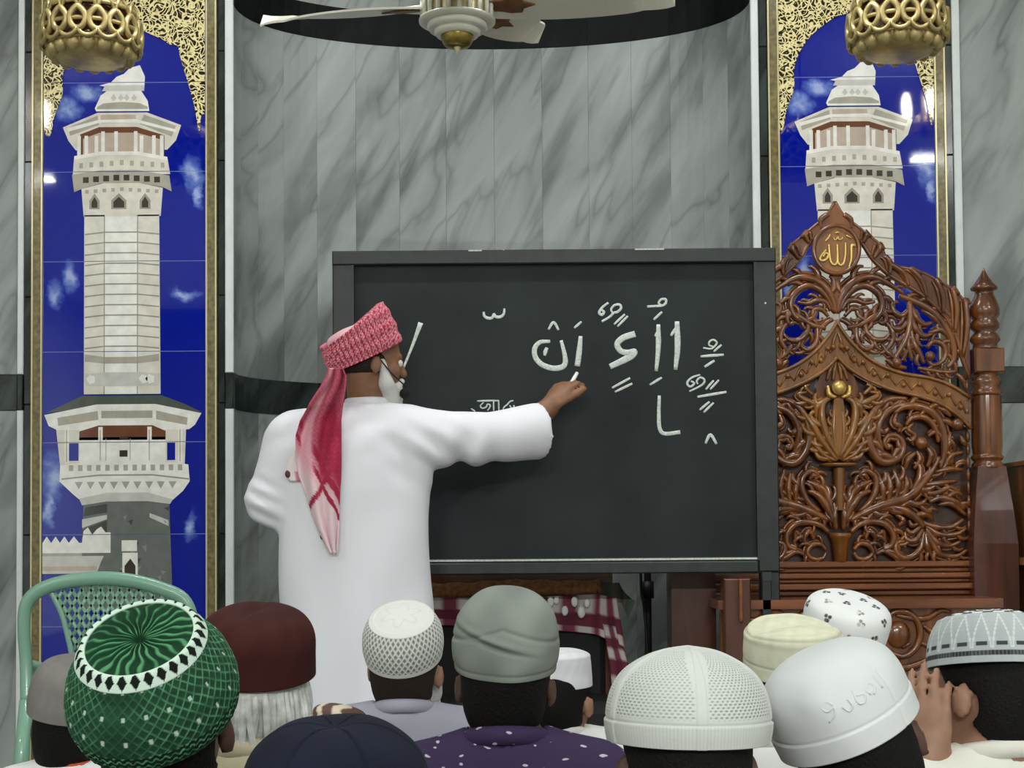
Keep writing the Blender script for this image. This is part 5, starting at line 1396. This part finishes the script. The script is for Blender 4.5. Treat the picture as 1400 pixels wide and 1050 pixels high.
def crown_col(U, V, X, Y, Z): return mixc((228, 190, 196), (214, 160, 170), .5 + .5 * vnoise(X, Y, Z, 60, 3)), .003 * vnoise(X, Y, Z, 45, 4)
cap_mesh([(1.0, 0), (1.0, .05), (.9, .078), (.55, .09), (0, .092)], .098, .090, Mu @ Matrix.Translation((-.004, 0, -.012)), crown_col, 120, 40, 'turban_crown', root=tb)
for k in range(3):
    pts = [tuple(Mu @ Vector((.114 * math.cos(a) * 1.03, .106 * math.sin(a) * 1.03, -.006 + .028 * k + (.010 + .02 * k) * (.5 + .5 * math.cos(a))))) for a in np.linspace(math.pi * .75, math.pi * 1.12, 14)]
    obj('wrap_fold', tube(smooth_line(pts, 3), (.003, .008, .008, .004), 8, 1.0), basic('turban_pink_%d' % k, (206, 110, 128), .9), tb)
# hanging scarf tail
rowsS = [(505, 449, 470), (515, 446, 474), (530, 438, 473), (550, 424, 470), (575, 410, 466), (595, 404, 466), (625, 404, 466), (650, 408, 466), (680, 420, 465), (705, 428, 464), (725, 436, 464), (745, 446, 462), (756, 452, 461)]
ry_ = [r[0] for r in rowsS]
NVs, NUs = 110, 36
Vs, Cs = [], []
for i in range(NVs):
    t = i / (NVs - 1); py = 503 + (757 - 503) * t
    l, r_ = np.interp(py, ry_, [q[1] for q in rowsS]), np.interp(py, ry_, [q[2] for q in rowsS])
    for j in range(NUs):
        u = j / (NUs - 1); px = l + (r_ - l) * u
        o = P(px, py, YT); d = (o - CAMLOC).normalized()
        hit = bvh.ray_cast(CAMLOC, d)
        yb = hit[0].y if hit[0] is not None else YT - .1
        kk = float(sstep(545, 600, np.array(float(py)))); yb = (YT - .108) * (1 - kk) + yb * kk
        y = yb - .012 - .015 * (1 + math.sin(u * 13 + 2.2 * t * 3)) * (1 - .35 * t)
        Vs.append(tuple(P(px, py, y)))
        # weave: fine red check, solid crossing lines, pale border towards the tip
        fine = bool(houndstooth(np.array(u), np.array(t), 26, 70))
        pale = .18 + .72 * float(sstep(.42, .66, np.array(t + .30 * (.45 - u))))
        cred, cpal = np.array((186, 62, 88.)), np.array((240, 224, 225.))
        c = cred * (1 - pale) + cpal * pale
        if fine: c = c * .86 if pale < .5 else c * .985
        x_, y_ = px, py
        for m_, b_, w_ in ((1.9, 607 - 1.9 * 425, 9), (-1.7, 640 + 1.7 * 455, 8), (1.9, 690 - 1.9 * 455, 6)):
            dd = abs(y_ - (m_ * x_ + b_)) / math.sqrt(1 + m_ * m_)
            if dd < w_ * .4 and py > 570: c = np.array((168, 46, 74.))
        ua, ta = np.array(u), np.array(t + .05 * math.sin(u * 11))
        w2 = float(sstep(.44, .56, ua) * sstep(.16, .30, ta) * sstep(.68, .54, ta)); w1 = float(sstep(.06, .16, ua) * sstep(.42, .32, ua) * sstep(.70, .48, ta))
        c = c * (1 - w2) + w2 * np.array((172, 48, 78.)) * (.94 if fine else 1.06); c = c * (1 - w1) + w1 * np.array((224, 166, 177.)) * (1 if fine else 1.04)
        Cs.append(lin(tuple(np.clip(c, 0, 255))))
fS = [[i * NUs + j, i * NUs + j + 1, (i + 1) * NUs + j + 1, (i + 1) * NUs + j] for i in range(NVs - 1) for j in range(NUs - 1)]
tail = obj('scarf_tail', (np.array(Vs), fS), 'pattern_cloth', teacher, cols=np.array(Cs))
sm = tail.modifiers.new('thickness', 'SOLIDIFY'); sm.thickness = .003
# side corner of the tail with a tassel
Vs, Cs = [], []
tri = [(612, 402, 426), (630, 396, 426), (645, 390, 424), (658, 396, 420)]
for i in range(20):
    t = i / 19; py = 612 + 46 * t
    l, r_ = np.interp(py, [q[0] for q in tri], [q[1] for q in tri]), np.interp(py, [q[0] for q in tri], [q[2] for q in tri])
    for j in range(10):
        u = j / 9; px = l + (r_ - l) * u; d = (P(px, py, YT) - CAMLOC).normalized(); hit = bvh.ray_cast(CAMLOC, d); yb = hit[0].y if hit[0] is not None else YT - .1
        Vs.append(tuple(P(px, py, yb - .010 - .003 * math.sin(u * 9)))); Cs.append(lin((206, 130, 142) if t > .7 and u > .35 else (236, 222, 222)))
fS = [[i * 10 + j, i * 10 + j + 1, (i + 1) * 10 + j + 1, (i + 1) * 10 + j] for i in range(19) for j in range(9)]
sc_ = obj('scarf_corner', (np.array(Vs), fS), 'pattern_cloth', tail, cols=np.array(Cs)); sm = sc_.modifiers.new('thickness', 'SOLIDIFY'); sm.thickness = .003
def on_back(px, py, off):
    d = (P(px, py, YT) - CAMLOC).normalized(); h_ = bvh.ray_cast(CAMLOC, d); y = h_[0].y if h_[0] is not None else YT - .1
    return P(px, py, y - off)
for px, py in ((394, 648), (442, 733)):
    obj('scarf_tassel', ball(on_back(px, py, .014), (.010, .006, .012), 8, 6), basic('tassel_dark', (92, 52, 66), .9), tail)
# piece of chalk in his fingers
Ch = P(787, 511, YB - .045)
tag(obj('chalk_piece', tube([tuple(P(780, 526, YB - .055)), tuple(P(789, 510, YB - .016))], (.0075, .0075, .006), 10), 'chalk_stick', origin=P(785, 515, YB - .05)), 'short stick of white chalk in the pointing hand', 'chalk')

# ------------------------------------------------------------------ the seated listeners
def skull_from_cap(px, py, Y, Mrot, off): 
    c = P(px, py, Y); d = Mrot.to_3x3() @ Vector(off); return c - d
def listener(label, px, py, Y, robe, capf, off=(0, -.01, .075), **k):
    ang = dict(yaw=k.get('yaw', 0), pitch=k.get('pitch', 0), roll=k.get('roll', 0)); hs = k.get('hs', 1.0)
    R = hmat((0, 0, 0), **ang); Hc = skull_from_cap(px, py, Y, R, tuple(o * hs for o in off))
    root, Mh = sitter(label, Hc, robe, **k)
    capf(root, Mh, hs)
    return root, Mh
def put_cap(prof, rx, ry, colf, at=(0, -.006, .035), tilt=0.0, lean=0.0, **kw):
    def g(root, Mh, hs):
        Mc = Mh @ Matrix.Translation(Vector(at) * hs) @ Matrix.Rotation(math.radians(tilt), 4, 'X') @ Matrix.Rotation(math.radians(lean), 4, 'Y') @ Matrix.Scale(hs, 4)
        return cap_mesh(prof, rx, ry, Mc, colf, root=root, **kw)
    return g
def robe_mat(nm, rgb): M[nm] = basic(nm, rgb, .9, var=.06, vscale=12, spec=.2); return nm

# nearest left: embroidered green cap
def green_col(U, V, X, Y, Z):
    r = np.sqrt((X / .1) ** 2 + (Y / .115) ** 2)
    dk, md, lt, wh, bk = (16, 40, 26), (40, 88, 58), (98, 158, 118), (196, 216, 200), (14, 24, 18)
    # side lattice
    s = V / .55
    wob = .10 * vnoise(X, Y, Z, 130, 8)
    l1 = np.abs(np.mod(U * 44 + s * 7.5 + wob, 1) - .5) * 2; l2 = np.abs(np.mod(U * 44 - s * 7.5 + wob, 1) - .5) * 2
    lat = np.maximum(sstep(.70, .95, l1), sstep(.70, .95, l2)) * (.55 + .45 * np.clip(.5 + vnoise(X, Y, Z, 260, 2), 0, 1))
    centre = np.exp(-((U - .735) / .055) ** 2)  # lighting painted in: lattice dims at the back centre, sides stay brighter
    n = .5 + .5 * vnoise(X, Y, Z, 190, 5)
    c = mixc(dk, md, .25 + .5 * n); c = c * (1 - sstep(0, 1, lat * .85)[..., None] * (1 - .75 * centre[..., None])) + np.array(lt) * (sstep(0, 1, lat * .85) * (1 - .75 * centre))[..., None]
    st = ((np.abs(np.mod(U * 22, 1) - .5) < .07) & (np.abs(np.mod(s * 3.5, 1) - .5) < .09)); c = np.where(st[..., None], np.array(wh) * .85, c)
    disp = .0012 * lat
    # wavy border near the rim
    b = (V < .13); wv = np.abs(np.mod(V * 22 + .25 * np.sin(U * 2 * np.pi * 60), 1) - .5) * 2
    c = np.where(b[..., None], mixc(dk, lt, sstep(.55, .9, wv)), c)
    c = np.where((V < .018)[..., None], np.array(md, float), c)
    # white ring with dark lozenges
    rg = (V > .55) & (V < .665); t = (V - .55) / .115; zg = np.abs(np.mod(U * 30, 1) - .5) * 2
    loz = (np.abs(t - .5) * 1.9 + np.abs(zg) * 1.0) < .80
    c = np.where(rg[..., None], np.where(loz[..., None], np.array(bk, float), np.array(wh, float)), c)
    disp = np.where(rg, .002, disp)
    # pleated crown
    tp = V >= .665; ph = U * 2 * np.pi * 24 + 2.2 * np.sin(V * 34 + U * 2 * np.pi * 7) * .5
    pl_ = .5 + .5 * np.sin(ph); fade = sstep(1.0, .93, V)
    cc = mixc((16, 54, 32), (80, 142, 98), sstep(.45, .95, pl_ * (.55 + .6 * n))); cc = mixc((10, 40, 22), cc, fade)
    c = np.where(tp[..., None], cc, c); disp = np.where(tp, .0035 * pl_ * fade * sstep(.665, .72, V), disp)
    return c, disp
robe_mat('robe_dark', (30, 26, 26))
listener('man seated nearest on the left in a green embroidered cap with pleated crown', 203, 914, 1.84, 'robe_dark',
         put_cap([(.985, 0), (1.03, .018), (1.03, .042), (.95, .070), (.84, .087), (.82, .091), (.70, .111), (.66, .1115), (.35, .112), (0, .108)], .1005, .114, green_col, at=(0, -.008, .012), tilt=2, nu=420, nv=190), off=(0, -.006, .075),
         pitch=31, roll=-2, yaw=-4, seed=3, hs=1.02)
M['collar_orange'] = basic('collar_orange', (190, 84, 52), .9)
# far left: plain grey cap, white shirt
robe_mat('robe_white', (226, 226, 224))
listener('man in a plain grey cap and white shirt at the far left edge', 104, 940, 3.1, 'robe_white', put_cap([(1, 0), (1.02, .03), (.96, .075), (.75, .105), (.4, .118), (0, .121)], .094, .108, plain((132, 128, 124), .002), at=(0, -.006, .02), tilt=0), pitch=8, roll=8, seed=4, collar_mat='collar_orange', hair_on=True, skin='skin_dark')
# brown velvet cap with long white hair
robe_mat('robe_beige', (186, 178, 150))
def brown_col(U, V, X, Y, Z):
    n = vnoise(X, Y, Z, 30, 9); cr = np.exp(-((X + .004) / .010) ** 2) * sstep(.62, .8, V)
    return mixc((52, 22, 19), (70, 33, 28), .5 + .5 * vnoise(X, Y, Z, 80, 2)), .003 * n - .006 * cr
rt, Mh = listener('white-haired man in a dark brown velvet cap beside the green-capped man', 349, 872, 2.4, 'robe_beige', put_cap([(.98, 0), (1.0, .03), (1.0, .062), (.90, .085), (.7, .102), (.4, .112), (0, .110)], .0985, .112, brown_col, at=(0, -.004, .014), tilt=4), pitch=6, yaw=-6, roll=3, hair='hair_white', hair_low=.03, seed=5, skin='skin_dark')
locks = []
for i in range(70):
    a = math.radians(180 + 200 * (i / 69.0) - 10); r0 = rng.uniform(.92, 1.05)
    x, y = .080 * math.cos(a) * r0, .104 * math.sin(a) * r0
    d = rng.uniform(-.014, .014); L = rng.uniform(.09, .125)
    locks.append(tube(smooth_line([hp(Mh, (x * .92, y * .92, .02)), hp(Mh, (x * 1.06, y * 1.04, -.03)), hp(Mh, (x * 1.02 + d, y * .96, -.03 - L * .55)), hp(Mh, (x * .9 + d * 2, y * .86, -.03 - L))], 4), (.005, .0062, .005, .0018), 6))
M['hair_strand'] = basic('hair_white_strands', (206, 208, 204), .6, var=.3, vscale=45)
tag(obj('hair_locks', join(*locks), 'hair_strand', rt), kind='stuff')
# navy cap, closest at the bottom
def navy_col(U, V, X, Y, Z):
    sm_ = np.exp(-((np.mod(U * 6 + .5, 1) - .5) / .03) ** 2) * sstep(.35, .6, V)
    return mixc((16, 19, 33), (24, 28, 46), .5 + .5 * vnoise(X, Y, Z, 60, 6)), .0025 * vnoise(X, Y, Z, 35, 7) - .003 * sm_
listener('man in a dark navy cap, closest at the bottom edge', 459, 1072, 1.47, 'robe_dark', put_cap([(1, 0), (1.02, .03), (.98, .06), (.86, .088), (.6, .108), (.3, .116), (0, .113)], .0965, .11, navy_col, at=(0, -.006, .02)), pitch=8, seed=6)
# white lace cap, grey shirt
def lace_col(U, V, X, Y, Z):
    l1 = np.abs(np.mod(U * 44 + V * 9, 1) - .5) * 2; l2 = np.abs(np.mod(U * 44 - V * 9, 1) - .5) * 2
    thr = np.maximum(sstep(.45, .8, l1), sstep(.45, .8, l2)); side = (V > .06) & (V < .56)
    c = mixc((214, 216, 210), (218, 219, 214), V); c = np.where(side[..., None], mixc((128, 131, 126), (216, 218, 212), thr), c)
    d = np.where(side, .0012 * thr, .0012)
    d = np.where((V > .56) & (V < .64), .003, d)
    st = np.cos(U * 2 * np.pi * 6) * .06 + .80; tp = V > .64
    c = np.where((tp & (np.abs(V - st) < .02))[..., None], np.array((210, 212, 207.)), c)
    return c, d
robe_mat('robe_grey', (158, 158, 172))
rt, Mh = listener('man in a white lace skullcap and grey shirt below the teacher', 551, 866, 3.3, 'robe_grey', put_cap([(.98, 0), (1.03, .03), (1.0, .06), (.88, .085), (.78, .093), (.4, .104), (0, .107)], .0875, .10, lace_col, at=(0, -.01, .022), tilt=6, nu=320, nv=130), pitch=22, roll=3, yaw=-8, skin='skin_mid', hair='hair_dark', beard='hair_white', seed=7)
Sw = Body(); Sw.ell(P(458, 976, 3.22), (.055, .05, .026), np.array(Matrix.Rotation(.25, 3, 'Y')), .01); Sw.ell(P(440, 985, 3.24), (.045, .06, .03), None, .02); Sw.ell(P(478, 982, 3.24), (.04, .05, .02), None, .02)
Sw.post.append(robe_folds(31, .004)); sv = relax(Sw.mesh(.006), 1)
st_ = np.sin(sv[0][:, 0] * 150 + sv[0][:, 2] * 120 + 2 * np.sin(sv[0][:, 1] * 60)); cw = np.where((st_ > .25)[:, None], np.array(lin((214, 200, 180))), np.array(lin((100, 76, 66))))
tag(obj('shawl', sv, 'pattern_cloth', rt, cols=cw), 'brown and cream shawl on the shoulder')
# grey-green kufi, purple shirt
def kufi_col(U, V, X, Y, Z):
    n = vnoise(X, Y, Z, 45, 11); zz = Z - .055 + X * .28
    cr = np.exp(-(zz / .0045) ** 2) * (Y < 0) * np.exp(-((X + .02) / .05) ** 2); cr2 = np.exp(-((Z - .088 + np.abs(X) * .35) / .004) ** 2) * (Y < .02)
    cr3 = np.exp(-((Z - .010) / .003) ** 2)
    return mixc((118, 124, 118), (146, 152, 144), .5 + .5 * n) * (1 - .12 * cr[..., None]), .0022 * n + .004 * np.exp(-((zz - .009) / .006) ** 2) * np.exp(-((X + .02) / .05) ** 2) * (Y < 0) - .005 * cr - .003 * cr2 - .0012 * cr3
M['robe_purple'] = spots_cloth('robe_purple', (58, 46, 76), (186, 180, 190), 34.0, .20)
listener('man in a grey green cotton cap and purple shirt with white flecks', 692, 864, 2.52, 'robe_purple', put_cap([(.97, 0), (1.02, .028), (1.0, .065), (.88, .098), (.62, .125), (.3, .139), (0, .143)], .0905, .104, kufi_col, at=(0, -.008, .012), tilt=0, nu=260, nv=130), pitch=10, roll=2, yaw=-3, skin='skin_dark', seed=8)
# plain white cap far behind
listener('dark-haired listener in a plain white pillbox cap before the black chair', 764, 910, 3.55, 'robe_white', put_cap([(1, 0), (.99, .03), (.96, .066), (.90, .082), (.5, .094), (0, .096)], .083, .096, plain((228, 228, 232), .0008), at=(0, -.006, .022)), pitch=2, yaw=-22, skin='skin_mid', seed=9, hs=.94)
# white knitted cap in the middle right
def knit_col(U, V, X, Y, Z):
    a = np.mod(U * 92, 1) - .5; row = np.floor(V * 46); b = np.mod(V * 46, 1) - .5; a2 = np.mod(U * 92 + .5 * np.mod(row, 2), 1) - .5
    hole = sstep(.36, .18, np.sqrt(a2 ** 2 + b ** 2)); panel = np.abs(np.mod(U * 5 + .22, 1) - .5) * 2
    reg = (V > .19) & (V < .80) & (panel < .86 - .25 * sstep(.3, .8, V)); hole = np.where(reg, hole * (.55 + .45 * np.clip(vnoise(X, Y, Z, 20, 3) + .5, 0, 1)), 0)
    band = V < .15; c = mixc((200, 203, 198), (122, 126, 120), hole)
    ribs = .5 + .5 * np.sin(U * 2 * np.pi * 150); c = np.where(band[..., None], mixc((190, 193, 188), (202, 205, 200), ribs), c)
    sm_ = np.exp(-((V - .155) / .010) ** 2)
    return c, -.0015 * hole + np.where(band, .0022, 0) + .0012 * (panel > .9) - .001 * sm_ + .0018 * vnoise(X, Y, Z, 26, 8)
listener('man in a white knitted cap with rows of tiny holes, front row centre right', 940, 946, 1.80, 'robe_dark', put_cap([(.99, 0), (1.02, .018), (1.02, .04), (.93, .068), (.74, .090), (.40, .108), (0, .114)], .0975, .112, knit_col, at=(0, -.006, .016), tilt=0, nu=460, nv=190), pitch=-2, roll=1, shift=(-.05, -.03), seed=10, skin='skin_dark')
# cream folded cap
def fold_skew(X, Y, Z, U, V):
    top = sstep(.45, .75, V); return X, Y, Z - .010 * top * np.exp(-(Y / .03) ** 2) + .010 * np.exp(-((V - .5) / .08) ** 2) * np.abs(np.sin(U * np.pi * 2)) ** .5
listener('man in a cream folded cap partly hidden behind the satin-capped man', 1085, 888, 2.8, 'robe_white', put_cap([(1, 0), (1.0, .03), (.99, .062), (.94, .076), (.5, .094), (0, .098)], .0925, .108, plain((226, 226, 198), .002, seam=(.16, .46)), at=(0, -.006, .032), skew=fold_skew, tilt=2), pitch=8, roll=-4, yaw=14, shift=(-.06, 0), seed=11, skin='skin_dark')
# white cap with grey flowers
def flower_col(U, V, X, Y, Z):
    c = mixc((234, 235, 234), (228, 230, 230), .5 + .5 * vnoise(X, Y, Z, 60, 2)); r = np.random.RandomState(12)
    rad = np.sqrt(X ** 2 + Y ** 2); k_ = 0
    for row, (v0, num) in enumerate(((.10, 9), (.30, 9), (.50, 8), (.68, 6), (.86, 3))):
        for j in range(num):
            u0 = (j + .5 * (row % 2) + r.uniform(-.12, .12)) / num; vv = v0 + r.uniform(-.03, .03); g = r.choice((66, 92, 140))
            du = (np.mod(U - u0 + .5, 1) - .5) * 2 * np.pi * rad; dv = (V - vv) * .20
            for q in range(4):
                ax, ay = (.0060 * math.cos(q * 1.9 + j), .0060 * math.sin(q * 1.9 + j)); gg = g * (.8 + .25 * q)
                dd = np.sqrt((du - ax) ** 2 + (dv - ay) ** 2); c = mixc((gg, gg, gg), c, sstep(.0030, .0055, dd))
    return c, .0012 * vnoise(X, Y, Z, 34, 5)
listener('man in a white cap sprinkled with small grey flowers, before the throne', 1158, 848, 3.1, 'robe_white', put_cap([(.93, 0), (1.0, .035), (1.02, .07), (.94, .092), (.7, .104), (.35, .108), (0, .108)], .0885, .102, flower_col, at=(0, -.006, .014), nu=300, nv=140), pitch=18, roll=8, shift=(0, .08), seed=12, skin='skin_dark')
# large white satin cap leaning left
def satin_col(U, V, X, Y, Z):
    n = vnoise(X, Y, Z, 30, 21); sm_ = np.exp(-((V - .17) / .010) ** 2) + np.exp(-((np.mod(U - .865 + .5, 1) - .5) / .004) ** 2) * (V < .45)
    return mixc((204, 207, 206), (214, 216, 215), .5 + .5 * n), .0020 * n - .0012 * sm_ + np.where(V < .16, .0015, 0) + .002 * np.sin(np.mod(U * 9, 1) * 6.28) * np.exp(-((V - .45) / .1) ** 2) * .5
def satin_cap(root, Mh, hs):
    o = put_cap([(.99, 0), (1.0, .03), (.99, .062), (.90, .085), (.68, .104), (.36, .114), (0, .117)], .0975, .113, satin_col, at=(0, -.006, .016), tilt=0, mat='pattern_gloss', nu=320, nv=130)(root, Mh, hs)
    Mc = Mh @ Matrix.Translation(Vector((0, -.006, .016)) * hs) @ Matrix.Scale(hs, 4)
    # raised letters stitched tone on tone
    def on(u, z): 
        a = math.radians(u); r = float(np.interp(z, [0, .03, .062, .085], [.99, 1.0, .99, .90])); return tuple(Mc @ Vector((.0975 * r * math.cos(a), .1130 * r * math.sin(a), z)))
    g = [[(278, .058), (274, .064), (269, .060), (272, .053), (278, .055), (276, .046), (270, .040)], [(284, .052), (287, .044), (291, .048), (290, .058)], [(296, .064), (296, .048), (301, .046), (303, .054), (297, .057)], [(308, .050), (306, .057), (311, .062), (314, .055), (310, .048)], [(319, .066), (320, .048)]]
    for L in g: obj('raised_letter', tube(smooth_line([on(q[0] - 15, q[1] + .012) for q in L], 5), .0017, 6), 'cap_satin', o)
M['cap_satin'] = basic('cap_satin', (206, 208, 207), .5)
listener('man in a white satin cap with raised letters, leaning left in the front row', 1136, 944, 1.93, 'robe_dark', satin_cap, pitch=8, roll=-24, yaw=-6, seed=13, skin='skin_dark', hs=.99, shift=(.11, .10))
# far right: patterned grey cap, hand at the cheek
def arch_col(U, V, X, Y, Z):
    a = np.abs(np.mod(U * 20, 1) - .5) * 2; t = (V - .16) / .36; ar = np.abs(a - (1 - np.clip(t, 0, 1) ** 1.5) * .9) < .10
    c = mixc((168, 176, 176), (182, 188, 188), .5 + .5 * vnoise(X, Y, Z, 70, 3)); z1 = (V > .15) & (V < .54)
    c = np.where((z1 & ar)[..., None], np.array((206, 212, 210.)), c); c = np.where((z1 & (a < .62) & (V < .215) & (V > .17))[..., None], np.array((64, 68, 70.)), c)
    bd = (V > .07) & (V < .125); c = np.where(bd[..., None], np.where((np.mod(U * 110, 1) < .5)[..., None], np.array((50, 52, 54.)), np.array((92, 96, 98.))), c)
    tp = V > .58; dk = np.mod(np.floor(U * 26) + np.floor(V * 16), 2) > .5
    c = np.where(tp[..., None], np.where(dk[..., None], np.array((226, 228, 228.)), np.array((26, 28, 32.))), c)
    return c, .0006 * ar + np.where(tp, .001, 0)
M['robe_cream'] = crack_cloth('robe_cream', (222, 220, 208), (150, 146, 138), 15.0)
listener('man at the far right in a grey patterned cap resting his face in his hand', 1358, 877, 2.5, 'robe_cream', put_cap([(1, 0), (.98, .025), (.92, .055), (.82, .076), (.74, .084), (.4, .094), (0, .096)], .0965, .112, arch_col, at=(0, -.004, .030), tilt=-4, nu=320, nv=120), pitch=-4, roll=7, yaw=34, byaw=16, skin='skin_mid', seed=14, raise_hand=(P(1272, 1036, 2.44), (-.02, .05, 1), (.55, .83, 0), 1))
